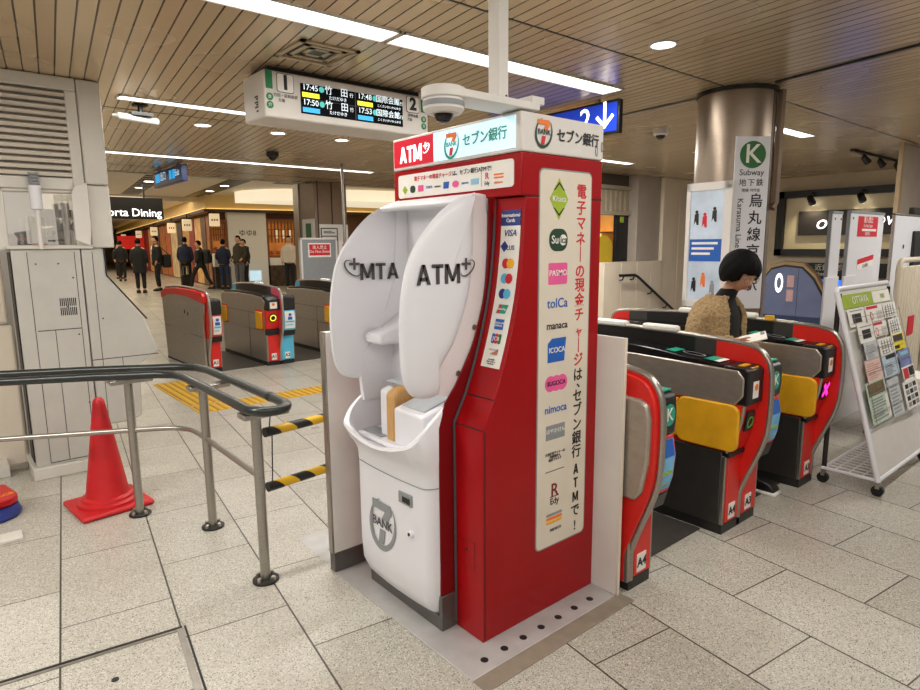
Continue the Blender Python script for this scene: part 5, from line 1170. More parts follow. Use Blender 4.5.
for y, lb in ((4.52, 'small black spotlight over the left half of the wall sign'), (3.75, 'small black spotlight over the right half of the wall sign')):
    t = thing('spotlight', lb, 'spotlight', (11.8, y, 2.35), group='spotlights over the wall sign')
    obj('head', MB().tube([(11.7, y, 2.36), (11.82, y, 2.27)], [.05, .06], 14), M['black'], t); obj('arm', MB().tube([(11.75, y, 2.34), (11.75, y, 2.44), (11.86, y, 2.44)], .015, 8), M['black'], t)
    obj('lens', MB().sphere((11.82, y, 2.27), .045), M['lamp'], t)
    l = bpy.data.lights.new('spot_beam', 'SPOT'); l.energy = 60; l.spot_size = 1.9; l.spot_blend = .8; l.color = (1, .88, .62); l.shadow_soft_size = .05
    o = bpy.data.objects.new('spot_beam', l); COL.objects.link(o); o.location = (11.72, y, 2.3); o.rotation_euler = Vector((.20, 0, -.6)).to_track_quat('-Z', 'Y').to_euler()
t = thing('direction_strip', 'narrow black direction strip with white letters below the wall sign', 'sign', (11.9, 4.7, 1.12))
obj('strip', MB().box(11.9, 11.96, 3.3, 5.0, 1.0, 1.24), M['black'], t); text(t, 'lettering', '竹田・近鉄奈良方面', (11.895, 4.25, 1.155), DY, UZ, .12, M['paper']); text(t, 'lettering', 'for Takeda', (11.895, 4.4, 1.05), DY, UZ, .09, M['paper'])
t = thing('blue_screen', 'small glowing blue screen below the direction strip', 'screen', (11.9, 4.15, .8))
obj('face', MB().box(11.92, 11.95, 3.75, 4.45, .5, .95), P('blue_glow', '2A6CE8', .4, 0, .2, 4, emit=1.4), t); obj('case', MB().box(11.95, 11.99, 3.7, 4.5, .45, 1.0), M['black'], t)
# arch shaped booth with blue grey inside
t = thing('arched_booth', 'wood edged arched booth with blue grey inner panel and white ring', 'booth', (10.2, 4.0, 0))
arch = [(4.62, 0.0), (4.62, .75), (4.55, 1.08), (4.42, 1.26), (4.2, 1.32), (3.92, 1.29), (3.74, 1.12), (3.5, .7), (3.2, .05), (3.2, 0)]
def scl(p, f, c=(3.95, .45)): return [(c[0] + (y - c[0]) * f, c[1] + (z - c[1]) * f) for y, z in p]
obj('shell', MB().prism(arch, 'x', 10.1, 10.25), P('arch_wood', 'A58A66', .5, 0, .12, 5), t, .02)
inn = scl(arch, .9); rim = scl(arch, .93)
obj('rim', MB().prism(rim, 'x', 10.07, 10.11), M['black'], t, .006); ip = obj('inner_panel', MB().prism(inn, 'x', 10.055, 10.08), P('arch_blue', '6B7596', .35, .2, .1, 4), t, .004)
obj('lower_panel', MB().box(10.045, 10.06, 3.4, 4.45, .15, .48), P('arch_navy', '2E3C5C', .4, .2, .1, 4), t)
obj('ring', MB().disc((10.052, 4.24, .98), DY, UZ, .06, .15, .004, hole=.6), M['lit_white'], ip)
obj('seam', MB().box(10.052, 10.056, 3.96, 3.965, .45, 1.2), M['ink'], ip)
for z0 in (.92, .70): obj('sticker', MB().box(10.05, 10.056, 4.02, 4.12, z0, z0 + .18), P('sticker_pink', 'C8A0A0', .5), ip)
o = obj('yellow_tag', MB().box(4.36, 4.385, 1.86, 1.92, 1.07, 1.105), M['yellow'], bevel=.003); tag(o, 'small yellow tag standing on the gate with the pink cross', 'tag')

# ------------------------------------------------------------------ white partition boards
for x0, x1, y, h, xo, lb in ((5.72, 5.93, 2.02, 1.85, -.03, 'narrow white partition board left of the one with red stickers'), (6.01, 6.85, 1.98, 1.86, -.04, 'tall white partition board with two red stickers')):
    t = thing('partition_board', lb, 'partition', ((x0 + x1) / 2, y, 0))
    obj('board', MB().box(x0, x1, y, y + .025, 0, h), M['white'], t, .003); obj('edge_strip', MB().box(x0 - .012, x0, y + .004, y + .03, 0, h), M['grey_ink'], t)  # grey edge strip paints the shade on the board's side face
    obj('foot_board', MB().box(x0 - .09, x0 + .2, y - .015, y, 0, 1.31), M['white'], t, .003)
    obj('cap', MB().box(x0 - .005, x1 + .005, y - .004, y + .03, h - .02, h + .004), M['grey_ink'], t, .003)
    obj('screw', MB().disc((x0 + .05, y - .001, h - .06), PX, UZ, .01).disc((x1 - .03, y - .001, h - .06), PX, UZ, .01), M['ink'], t)
    if x1 > 6.5:
        s = obj('red_sticker', MB().box(6.18, 6.68, y - .003, y, 1.645, 1.82), M['red_ink'], t)
        text(s, 'lettering', '進入禁止', (6.43, y - .0035, 1.788), PX, UZ, .06, M['paper'], bold=.006); text(s, 'lettering', 'Do Not Enter', (6.43, y - .0035, 1.738), PX, UZ, .04, M['paper'])
        obj('sticker_bar', MB().box(6.28, 6.64, y - .005, y - .002, 1.692, 1.712), M['paper'], s); text(s, 'lettering', '请勿进入', (6.43, y - .0035, 1.668), PX, UZ, .034, M['paper'])
        m_ = MB().poly((6.24, y - .001, 1.345), (1, 0, .10), UZ, [(0, 0), (.40, 0), (.40, .10), (0, .10)], .002); s2 = obj('paper_sticker', m_, M['paper'], t, smooth=False)
        obj('sticker_band', MB().poly((6.24, y - .003, 1.40), (1, 0, .10), UZ, [(0, 0), (.40, 0), (.40, .045), (0, .045)], .001), M['red_ink'], s2, smooth=False); text(s2, 'lettering', '立入禁止', (6.44, y - .0035, 1.387), (1, 0, .10), (0, 0, 1), .035, M['ink'])
# whiteboard and folding screen at the right edge
t = thing('whiteboard', 'white standing board with dark monitor at the right edge', 'board', (7.2, 1.9, 0))
obj('panel', MB().box(6.88, 8.0, 1.9, 1.915, 1.08, 1.84), M['white'], t, .006); obj('frame', MB().box(6.86, 8.02, 1.895, 1.92, 1.84, 1.86).box(6.86, 8.02, 1.88, 1.92, 1.05, 1.08).box(6.86, 6.88, 1.895, 1.92, 1.05, 1.86), M['steel'], t, .004)
obj('stand', MB().box(7.0, 7.05, 1.95, 2.0, 0, 1.1).box(7.8, 7.85, 1.95, 2.0, 0, 1.1).box(6.98, 7.07, 1.7, 2.2, 0, .04).box(7.78, 7.87, 1.7, 2.2, 0, .04), M['steel'], t)
obj('monitor', MB().box(7.45, 7.95, 1.87, 1.9, 1.25, 1.7), M['black'], t, .006); obj('magnet', MB().disc((7.2, 1.899, 1.55), PX, UZ, .02).disc((7.25, 1.899, 1.42), PX, UZ, .018), M['ink'], t)
obj('top_clip', MB().box(7.45, 7.75, 1.9, 1.95, 1.865, 1.93), M['dark_steel'], t, .006)
t = thing('folding_screen', 'beige ribbed folding screen with rounded top at the right edge', 'screen', (6.25, 1.55, 0))
b = MB()
for k in range(9): b.prism([(5.90 + k * .075, .06), (5.965 + k * .075, .06), (5.965 + k * .075, 1.40), (5.90 + k * .075, 1.40)], 'y', 1.55, 1.575)
obj('ribs', b, P('screen_beige', 'CFC3AE', .55, 0, .04, 8), t, .008)
obj('frame', MB().tube([(5.88, 1.565, .02), (5.88, 1.565, 1.38), (5.90, 1.565, 1.43), (5.95, 1.565, 1.45), (6.53, 1.565, 1.45), (6.59, 1.565, 1.40), (6.59, 1.565, .02)], .022, 10), P('screen_beige', 'CFC3AE', .55, 0, .04, 8), t)
obj('feet', MB().box(5.86, 5.9, 1.52, 1.7, 0, .03).box(6.57, 6.61, 1.52, 1.7, 0, .03), M['steel'], t)
obj('sticker', MB().box(6.2, 6.36, 1.545, 1.55, .82, .98), M['red_ink'], t)

# ------------------------------------------------------------------ magazine rack (face leans back towards +y)
t = thing('magazine_rack', 'white A frame magazine rack on castors with green header', 'magazine rack', (4.8, 1.33, 0))
RX0, RX1, SL = 4.44, 5.44, (1.513 - 1.165) / 1.25
def fy_(z): return 1.165 + SL * (z - .05)
def fp_(x, z, d=0.): nn = Vector((0, -1, SL)).normalized(); return Vector((x, fy_(z), z)) + nn * d
frame = [fp_(RX0, .09), fp_(RX0, 1.28), fp_(RX0 + .02, 1.30), fp_(RX1 - .02, 1.30), fp_(RX1, 1.28), fp_(RX1, .09)]
obj('front_frame', MB().tube(frame, .017, 10).tube([fp_(RX0, .10), fp_(RX1, .10)], .015, 10).tube([fp_(RX0, .40), fp_(RX1, .40)], .014, 10), M['white'], t)
obj('lower_panel', MB().quad(fp_(RX0 + .01, .12), (RX1 - RX0 - .02, 0, 0), fp_(0, .39) - fp_(0, .12), (0, -1, SL), .006), M['white_matt'], t)
bk = obj('back_panel', MB().quad(fp_(RX0 + .01, .40), (RX1 - RX0 - .02, 0, 0), fp_(0, 1.29) - fp_(0, .40), (0, 1, -SL), .006), M['white_matt'], t)
hd = obj('header_card', MB().quad(fp_(RX0 + .03, 1.165, .002), (RX1 - RX0 - .06, 0, 0), fp_(0, 1.255) - fp_(0, 1.165), (0, -1, SL), .003), M['lime'], t)
up = (fp_(0, 1.2) - fp_(0, 1.1)).normalized()
obj('header_white', MB().quad(fp_(RX1 - .40, 1.17, .006), (.36, 0, 0), fp_(0, 1.25) - fp_(0, 1.17), (0, -1, SL), .001), M['paper'], hd)
text(hd, 'lettering', 'OTTAVA', fp_(RX0 + .36, 1.21, .006), PX, up, .075, M['paper']); text(hd, 'lettering', 'FREE', fp_(RX1 - .2, 1.21, .008), PX, up, .045, M['lime'])
for x in (RX0 + .02, RX1 - .02): obj('rear_leg', MB().tube([(x, 1.50, 1.27), (x, 1.50, .10)], .016, 10), M['dark_steel'], t)
b = MB()
for k in range(16): x = RX0 + .02 + k * (RX1 - RX0 - .04) / 15; b.tube([(x, 1.19, .10), (x, 1.50, .10)], .004, 6)
b.tube([(RX0, 1.18, .10), (RX0, 1.50, .10), (RX1, 1.50, .10), (RX1, 1.18, .10)], .011, 8)
for y in (1.27, 1.35, 1.43): b.tube([(RX0, y, .103), (RX1, y, .103)], .004, 6)
obj('wire_shelf', b, M['white'], t)
for x, y in ((RX0, 1.175), (RX1, 1.175), (RX0, 1.495), (RX1, 1.495)):
    c_ = obj('castor', MB().tube([(x - .014, y, .035), (x + .014, y, .035)], .035, 16), M['black'], t); obj('fork', MB().box(x - .018, x + .018, y - .012, y + .012, .05, .09), M['steel'], c_)
b = MB()
for z in (.50, .62, .76, .88, .99, 1.10): b.tube([fp_(RX0 + .02, z, .05), fp_(RX1 - .02, z, .05)], .0018, 6)
for k in range(4):
    x = RX0 + .05 + k * .3; b.tube([fp_(x, .43, .05), fp_(x, 1.12, .05)], .0018, 6)
obj('pocket_wire', b, M['steel'], t)
# leaflets, three columns, one thing each
LF = [(4.50, 1.045, .29, .115, 'white leaflet with black square, top left in the magazine rack', 'ff'), (4.80, 1.05, .33, .11, 'white leaflet with red heading and ring, top middle of the rack', 'ring'), (5.14, 1.055, .26, .10, 'white map leaflet at top right of the rack', 'map'),
      (4.56, .935, .28, .115, 'white leaflet with black square, below the top left one in the rack', 'ff'), (4.87, .945, .30, .10, 'white leaflet with red heading and ring, second from top in the middle of the rack', 'ring'), (5.20, .93, .24, .11, 'white map leaflet below the top right one in the rack', 'map'),
      (4.59, .825, .24, .11, 'grey newsletter at the left of the third row in the rack', 'lines'), (4.85, .82, .29, .11, 'white map leaflet in the middle of the third row in the rack', 'map'), (5.18, .82, .26, .11, 'bright yellow leaflet with dark top at the right of the rack', 'yellow'),
      (4.55, .69, .29, .135, 'pale pink newsletter at the left of the rack', 'pink'), (4.86, .675, .30, .145, 'pale blue leaflet with dark heading in the middle of the rack', 'head'), (5.19, .70, .25, .115, 'blue violet leaflet below the yellow one in the rack', 'blue')]
LF2 = [(4.47, .43, .36, .26, 'pale green leaflet with brown photo at bottom left of the rack', 'photo'), (4.85, .42, .22, .24, 'grey leaflet at the bottom middle of the rack', 'lines'), (5.18, .60, .26, .10, 'small leaflet with red block above the grid leaflet in the rack', 'redblock'), (5.11, .42, .31, .185, 'black and white grid leaflet at bottom right of the rack', 'grid')]
def leaflet(x, z, w, h, label, kind, d):
    t = thing('leaflet', label, 'leaflet', fp_(x + w / 2, z), group='leaflets in the magazine rack')
    base = {'blue': P('leaf_violet', '7C86B8', .5, 0, .25, 9), 'yellow': M['yel_bright'], 'pink': P('leaf_pink', 'E4C4BA', .6, 0, .05, 20), 'photo': P('leaf_green', 'BFD0BC', .6, 0, .08, 20), 'head': P('leaf_blue', 'B9CDDD', .6, 0, .12, 14), 'lines': P('leaf_grey', 'C6C8CC', .6, 0, .1, 20)}.get(kind, M['paper'])
    upv = fp_(0, 1.) - fp_(0, 0.)
    sh = obj('sheet', MB().quad(fp_(x, z, d), (w, 0, 0), upv * h, (0, -1, SL), .004), base, t, smooth=False)
    def q(nm, a0, a1, b0, b1, m): return obj(nm, MB().quad(fp_(x + a0 * w, z + b0 * h, d + .0045), ((a1 - a0) * w, 0, 0), upv * (h * (b1 - b0)), (0, -1, SL), .0008), m, sh, smooth=False)
    if kind == 'ff': q('black_square', .2, .75, .2, .7, M['ink']); q('heading', .1, .9, .85, .9, M['grey_ink'])
    if kind == 'ring':
        q('heading', .05, .72, .78, .95, M['red_ink']); obj('ring', MB().disc(fp_(x + w * .28, z + h * .35, d + .0045), PX, upv.normalized(), .028, t=.001, hole=.8), M['red_ink'], sh, smooth=False); q('small_map', .6, .95, .1, .6, M['grey_panel'])
    if kind in ('lines', 'pink', 'map', 'head', 'photo'):
        n_ = 8 if kind != 'map' else 5; b = MB(); random.seed(int(x * 1000 + z * 100))
        for k in range(n_):
            f0 = .08 + .78 * k / n_ * (.7 if kind in ('head', 'photo') else 1); b.quad(fp_(x + w * .08, z + h * f0, d + .0045), (w * random.uniform(.4, .84), 0, 0), upv * (h * .035), (0, -1, SL), .0006)
        obj('print', b, M['grey_ink'] if kind != 'pink' else P('pink_print', 'C08A80', .6), sh, smooth=False)
    if kind == 'map':
        b = MB()
        for k in range(4): b.quad(fp_(x + w * (.15 + .2 * k), z + h * .1, d + .0046), (w * .03, 0, 0), upv * (h * .8), (0, -1, SL), .0006)
        obj('map_roads', b, M['ink'], sh, smooth=False)
    if kind == 'head': q('heading', .25, .95, .78, .95, M['ink'])
    if kind == 'photo': q('photo', .05, .9, .68, .96, P('food_photo', '6E5A3C', .5, 0, .7, 60)); q('dark_strip', .82, .97, .05, .6, M['paper'])
    if kind == 'yellow': q('dark_top', .1, .9, .55, .95, P('dark_photo', '3A352A', .5, 0, .6, 50)); q('strip', .1, .5, .1, .3, M['ink'])
    if kind == 'blue': q('light_band', .1, .9, .7, .9, M['skyink'])
    if kind == 'grid':
        for i in range(3):
            for j in range(4): q('cell', .1 + .28 * i, .32 + .28 * i, .08 + .22 * j, .24 + .22 * j, M['ink'] if (i + j) % 2 else M['grey_ink'])
    if kind == 'redblock': q('red_block', .05, .45, .2, .9, M['red_ink']); q('black_block', .5, .95, .3, .9, M['ink'])
for k, a_ in enumerate(LF): leaflet(*a_, .012 + .006 * (k % 4) + (.0 if k < 6 else .01))
for k, a_ in enumerate(LF2): leaflet(*a_, .034 + .005 * k)
t = thing('pamphlet_stack', 'loose stack of pamphlets on a low stand right of the magazine rack', 'pamphlets', (5.75, 1.3, 0))
obj('stand', MB().box(5.55, 5.95, 1.2, 1.45, 0, .48), M['white_matt'], t, .008)
b = MB()
for k in range(9): b.box(5.56 + .008 * (k % 3), 5.93 + .006 * (k % 2), 1.21 + .005 * (k % 4), 1.43, .48 + k * .011, .489 + k * .011)
obj('pamphlet', b, M['paper'], t)
# ------------------------------------------------------------------ people
def evaluated(o):
    dg = bpy.context.evaluated_depsgraph_get(); dg.update()
    return bpy.data.meshes.new_from_object(o.evaluated_get(dg))
def skin_mesh(chains, sub=2, root=0):
    """chains: lists of (x, y, z, radius[, radius2]); points that coincide are shared. Returns a mesh grown with the Skin modifier."""
    verts, rad, edges, key = [], [], [], {}
    for ch in chains:
        prev = None
        for p in ch:
            k = (round(p[0], 4), round(p[1], 4), round(p[2], 4))
            if k not in key: key[k] = len(verts); verts.append(p[:3]); rad.append((p[3], p[4] if len(p) > 4 else p[3]))
            if prev is not None and prev != key[k]: edges.append((prev, key[k]))
            prev = key[k]
    me = bpy.data.meshes.new('skeleton'); me.from_pydata(verts, edges, [])
    o = bpy.data.objects.new('skeleton', me); COL.objects.link(o)
    o.modifiers.new('skin', 'SKIN'); sv = me.skin_vertices[0].data
    for i, r in enumerate(rad): sv[i].radius = r; sv[i].use_root = (i == root)
    s = o.modifiers.new('sub', 'SUBSURF'); s.levels = sub; s.render_levels = sub
    out = evaluated(o); bpy.data.objects.remove(o); return out
def remeshed(meshes, voxel, smooth=2):
    bm = bmesh.new()
    for m in meshes: bm.from_mesh(m)
    me = bpy.data.meshes.new('joined'); bm.to_mesh(me); bm.free()
    o = bpy.data.objects.new('joined', me); COL.objects.link(o)
    r = o.modifiers.new('remesh', 'REMESH'); r.mode = 'VOXEL'; r.voxel_size = voxel
    s = o.modifiers.new('smooth', 'SMOOTH'); s.iterations = smooth; s.factor = .5
    out = evaluated(o); bpy.data.objects.remove(o); return out
def mesh_obj(name, me, mat, parent, M4=None):
    if M4 is not None: me.transform(M4)
    me.materials.clear(); me.materials.append(mat); me.shade_smooth()
    o = bpy.data.objects.new(name, me); COL.objects.link(o)
    if parent is not None:
        me.transform(root_mat(parent).inverted()); o.parent = parent; MW[o.name] = root_mat(parent)
    return o
def mb_mesh(mb):
    bmesh.ops.recalc_face_normals(mb.bm, faces=mb.bm.faces); me = bpy.data.meshes.new('m'); mb.bm.to_mesh(me); mb.bm.free(); return me
def head_mesh(s=1.):
    """head in its own frame: face towards -y, origin at the head centre; about 0.22 tall"""
    mb = MB(); mb.sphere((0, 0, 0), 1, 1, 1, 40, 28)
    for v in mb.bm.verts:
        d = v.co.normalized(); x, y, z = d
        X, Y, Z = .074 * x, .094 * y, .112 * z
        if z < 0: X *= 1 - .30 * (-z) ** 1.4; Y *= 1 - .16 * (-z) ** 2 if y < 0 else 1 - .34 * (-z) ** 1.2      # jaw narrows, nape recedes
        if y < -.2:
            f = (-y - .2) / .8
            g = lambda x0, z0, sx, sz: math.exp(-((x - x0) / sx) ** 2 - ((z - z0) / sz) ** 2)
            Y -= .022 * g(0, -.18, .11, .15) * f + .006 * g(0, .05, .10, .2) * f            # nose and bridge
            Y += .008 * (g(.33, .04, .17, .11) + g(-.33, .04, .17, .11)) * f               # eye sockets
            Y -= .004 * (g(.3, .22, .25, .08) + g(-.3, .22, .25, .08)) * f                 # brow
            Y -= .006 * g(0, -.52, .24, .07) * f; Y += .005 * g(0, -.64, .2, .05) * f      # lips, chin groove
            Y -= .010 * g(0, -.86, .3, .14) * f                                             # chin
        v.co = Vector((X, Y, Z)) * s
    for sg in (-1, 1): mb.sphere((sg * .073 * s, .012 * s, -.01 * s), .012 * s, .02 * s, .032 * s, 12, 8)
    return mb_mesh(mb)
def hair_mesh(s=1., bob=True):
    """hair shell around the head: fringe at the brow, open over the face"""
    mb = MB(); mb.sphere((0, .008, .012), 1, 1, 1, 44, 30); kill = []
    for v in mb.bm.verts:
        c = v.co - Vector((0, .008, .012)); x, y, z = c.normalized()
        if bob:
            X, Y, Z = .108 * x, .122 * y, .124 * z
            if z < 0: X *= 1 + .06 * (-z); Z *= 1.06
            w = 1 + .02 * math.sin(13 * math.atan2(x, y) + 4 * z)
        else:
            X, Y, Z = .084 * x, .104 * y, .122 * z; w = 1
        v.co = Vector((X * w, Y * w + .012, Z + .014)) * s
        if bob:
            face = (y < -.45 and abs(x) < .62 and z < .20) or z < -.82 or (y < .25 and z < -.80 + (.25 - y) * .52)
        else:
            face = (y < -.15 and z < .42) or z < -.45 or (y < .25 and z < -.1)
        if face: kill.append(v)
    bmesh.ops.delete(mb.bm, geom=kill, context='VERTS')
    me = mb_mesh(mb); o = bpy.data.objects.new('h', me); COL.objects.link(o)
    sd = o.modifiers.new('solid', 'SOLIDIFY'); sd.thickness = (.026 if bob else .012) * s; sd.offset = -1
    ss = o.modifiers.new('sub', 'SUBSURF'); ss.levels = 1; ss.render_levels = 1
    out = evaluated(o); bpy.data.objects.remove(o); return out
def loft(rings, seg=36, gap=0., close=True, capped=False):
    """rings: (cx, cy, z, rx, ry); gap = half angle left open towards -y"""
    mb = MB(); R = []
    for cx, cy, z, rx, ry in rings:
        ang = [-PI / 2 + gap + (2 * PI - 2 * gap) * k / (seg if not gap else seg - 1) for k in range(seg)]
        R.append([mb.bm.verts.new((cx + rx * math.copysign(abs(math.cos(a)) ** .85, math.cos(a)), cy + ry * math.sin(a), z)) for a in ang])
    for A, B in zip(R, R[1:]):
        for k in range(seg if not gap else seg - 1): mb.bm.faces.new((A[k], A[(k + 1) % seg], B[(k + 1) % seg], B[k]))
    if capped: mb.bm.faces.new(R[0]); mb.bm.faces.new(R[-1])
    return mb_mesh(mb)

# --- the woman in the ticket gate (frame: faces -y)
w = thing('person', 'woman in tan fleece cardigan and black clothes tapping a phone in the ticket gate', 'person', (3.88, 1.95, 0))
WM = root_mat(w)
HC = Vector((-.02, -.085, 1.415)); HR = Matrix.Rotation(-.30, 4, 'Z') @ Matrix.Rotation(.50, 4, 'X')
HM_ = Matrix.Translation(HC) @ HR
sc_ = 1.06
hm = head_mesh(sc_); hm.transform(HM_)
hipL, hipR = (.085, .06, .74), (-.085, .06, .74)
hand = Vector((-.272, -.265, 1.035))
body_ch = [[(0, .06, .80, .13, .10), (0, .07, .95, .115, .09), (0, .065, 1.10, .13, .10), (0, .05, 1.18, .085, .06), (0, .015, 1.265, .05), (-.01, -.03, 1.33, .047), (-.015, -.07, 1.385, .05)],
           [(0, .05, 1.18, .085, .06), (-.13, .06, 1.165, .045), (-.205, .10, 1.0, .042), (-.25, -.06, .975, .032), (-.266, -.185, 1.012, .024), (-.268, -.215, 1.022, .026, .022), (-.272, -.255, 1.033, .034, .015)],
           [(0, .05, 1.18, .085, .06), (.13, .06, 1.165, .045), (.20, .09, .99, .042), (.17, -.06, .87, .032), (.14, -.14, .86, .024), (.13, -.19, .855, .03, .016)],
           [(0, .06, .80, .13, .10), hipR + (.085,), (-.09, .04, .44, .056), (-.08, .06, .24, .05), (-.08, .04, .09, .036), (-.08, -.03, .045, .035), (-.08, -.11, .035, .03)],
           [(0, .06, .80, .13, .10), hipL + (.085,), (.09, -.055, .43, .056), (.085, -.10, .24, .05), (.085, -.13, .09, .036), (.085, -.19, .045, .033), (.085, -.27, .035, .028)]]
parts = [hm, skin_mesh(body_ch, 2)]
# right hand fingers curl over the phone, thumb on the near side
for k, (dx, ln) in enumerate(((-.027, .062), (-.009, .072), (.010, .068), (.027, .052))):
    b0 = hand + Vector((dx, -.01, 0)); f = [(b0.x, b0.y + .03, b0.z, .0085), (b0.x, b0.y - .005, b0.z + .004, .0085), (b0.x, b0.y - .005 - ln * .5, b0.z - .006, .008), (b0.x, b0.y - ln * .85, b0.z - .022, .0072), (b0.x, b0.y - ln * .95, b0.z - .036, .0065)]
    parts.append(skin_mesh([f], 1))
th = [(hand.x - .02, hand.y + .03, hand.z, .010), (hand.x - .042, hand.y + .01, hand.z + .008, .0095), (hand.x - .05, hand.y - .02, hand.z + .02, .0085), (hand.x - .04, hand.y - .048, hand.z + .028, .0075)]
parts.append(skin_mesh([th], 1))
lh = Vector((.128, -.20, .853))
for k, (dx, ln) in enumerate(((-.024, .055), (-.008, .065), (.009, .06), (.024, .046))):
    parts.append(skin_mesh([[(lh.x + dx, lh.y + .02, lh.z, .0085), (lh.x + dx, lh.y - .01, lh.z - .004, .008), (lh.x + dx, lh.y - .01 - ln * .5, lh.z - .02, .0075), (lh.x + dx, lh.y - .01 - ln * .6, lh.z - .042, .007)]], 1))
parts.append(skin_mesh([[(lh.x - .02, lh.y + .03, lh.z, .0095), (lh.x - .04, lh.y + .0, lh.z - .005, .009), (lh.x - .045, lh.y - .03, lh.z - .015, .0078)]], 1))
mesh_obj('body', remeshed(parts, .0055, 2), M['skin'], w, WM)
# face details
def hp(x, y, z): return HM_ @ (Vector((x, y, z)) * sc_)
mb = MB()
for sg in (-1, 1): mb.sphere(hp(sg * .031, -.074, .008), .009, .007, .006, 12, 8)
mesh_obj('eyes', mb_mesh(mb), M['ink'], w, WM)
mb = MB(); mb.tube([hp(-.022, -.083, -.058), hp(-.008, -.0905, -.0555), (hp(.008, -.0905, -.0555)), hp(.022, -.083, -.058)], [.003, .0045, .0045, .003], 8)
mesh_obj('lips', mb_mesh(mb), P('lips', 'A8594E', .5), w, WM)
mb = MB()
for sg in (-1, 1):
    mb.tube([hp(sg * .032 + .024 * math.cos(a), -.094, .004 + .018 * math.sin(a)) for a in [2 * PI * k / 18 for k in range(18)]], .0017, 6, closed=True)
    mb.tube([hp(sg * .056, -.093, .010), hp(sg * .078, -.05, .012), hp(sg * .08, .01, .006)], .0016, 6)
mb.tube([hp(-.008, -.097, .006), hp(.008, -.097, .006)], .0016, 6)
gl = mesh_obj('glasses', mb_mesh(mb), P('glasses_frame', '8A7A70', .3, .6), w, WM)
h_ = hair_mesh(sc_); h_.transform(HM_); mesh_obj('hair', h_, M['hair'], w, WM)
mb = MB()
for sg in (-1, 1): mb.tube([hp(sg * .016, -.089, .034), hp(sg * .032, -.091, .038), hp(sg * .048, -.083, .033)], .0025, 6)
mesh_obj('eyebrows', mb_mesh(mb), M['hair'], w, WM)
# clothes: black top, trousers, shoes, fleece cardigan
top = remeshed([loft([(0, .06, .76, .15, .12), (0, .065, .90, .148, .125), (0, .06, 1.05, .155, .135), (0, .055, 1.14, .15, .125), (0, .05, 1.2, .12, .10), (0, .03, 1.245, .075, .07), (-.005, .0, 1.285, .060, .060), (-.01, -.02, 1.315, .056, .056)], capped=True)], .008, 2)
mesh_obj('black_top', top, P('black_knit', '121214', .85, 0, .2, 60, .1), w, WM)
tr = skin_mesh([[(0, .06, .78, .15, .115), (0, .06, .70, .12, .10), (-.095, .055, .62, .09), (-.095, .035, .44, .078), (-.088, .055, .24, .07), (-.085, .05, .10, .066)], [(0, .06, .70, .12, .10), (.095, .02, .62, .09), (.095, -.075, .43, .078), (.09, -.135, .24, .07), (.09, -.19, .10, .066)]], 2)
mesh_obj('trousers', tr, P('black_trousers', '141416', .8, 0, .2, 40, .1), w, WM)
for x, y in ((-.08, .0), (.085, -.20)):
    mb = MB(); mb.prism([(y + .09, .018), (y - .15, .018), (y - .16, .04), (y - .12, .075), (y - .02, .10), (y + .08, .10), (y + .1, .06)], 'x', x - .045, x + .045)
    sh = mesh_obj('shoe', mb_mesh(mb), M['black'], w, WM); md = sh.modifiers.new('b', 'BEVEL'); md.width = .018; md.segments = 3
    mb = MB(); mb.prism([(y + .105, .0), (y - .16, .0), (y - .168, .018), (y - .15, .026), (y + .1, .026)], 'x', x - .048, x + .048); mesh_obj('sole', mb_mesh(mb), M['paper'], sh, WM)

card = loft([(0, .07, .72, .215, .18), (0, .07, .80, .218, .182), (0, .07, .95, .208, .178), (0, .065, 1.08, .20, .172), (0, .06, 1.15, .195, .162), (0, .055, 1.205, .165, .138), (0, .05, 1.245, .12, .105), (0, .04, 1.275, .086, .084)], 40, .50)
co = bpy.data.objects.new('c', card); COL.objects.link(co); sd = co.modifiers.new('s', 'SOLIDIFY'); sd.thickness = .032; sd.offset = -1; card = evaluated(co); bpy.data.objects.remove(co)
sl = [skin_mesh([[(-.10, .055, 1.175, .07), (-.165, .065, 1.15, .078), (-.205, .095, 1.06, .076), (-.228, .085, .985, .07), (-.25, -.03, .975, .06), (-.268, -.16, 1.008, .05), (-.27, -.20, 1.018, .046)]], 2),
      skin_mesh([[(.10, .055, 1.175, .07), (.165, .065, 1.15, .078), (.205, .09, 1.05, .076), (.205, .07, .96, .07), (.18, -.03, .885, .06), (.15, -.13, .86, .048)]], 2)]
cm_ = remeshed([card] + sl, .0085, 2)
for v in cm_.vertices:
    n_ = v.normal; k = noise.noise(v.co * 60) * .008 + noise.noise(v.co * 22) * .006; v.co = v.co + n_ * k
mesh_obj('fleece_cardigan', cm_, P('fleece_tan', 'A58B64', .95, 0, .3, 90, .9), w, WM)
mb = MB(); up_ = Vector((.4, -.85, .3)).normalized(); sd_ = -Vector((-.6, 0, .8)).cross(up_).normalized()
ph = thing('smartphone', 'pale smartphone held by the woman over the gate reader', 'smartphone', (3.605, 1.64, 1.03))
c_ = WM @ (hand + Vector((-.004, -.03, .010)))
b = MB().quad(c_ - up_ * .06 - sd_ * .035, sd_ * .07, up_ * .145, sd_.cross(up_), .009); obj('case', b, M['paper'], ph, .003)
obj('camera_bump', MB().quad(c_ + up_ * .055 - sd_ * .028 + sd_.cross(up_) * .009, sd_ * .022, up_ * .022, sd_.cross(up_), .002), M['grey_ink'], ph)

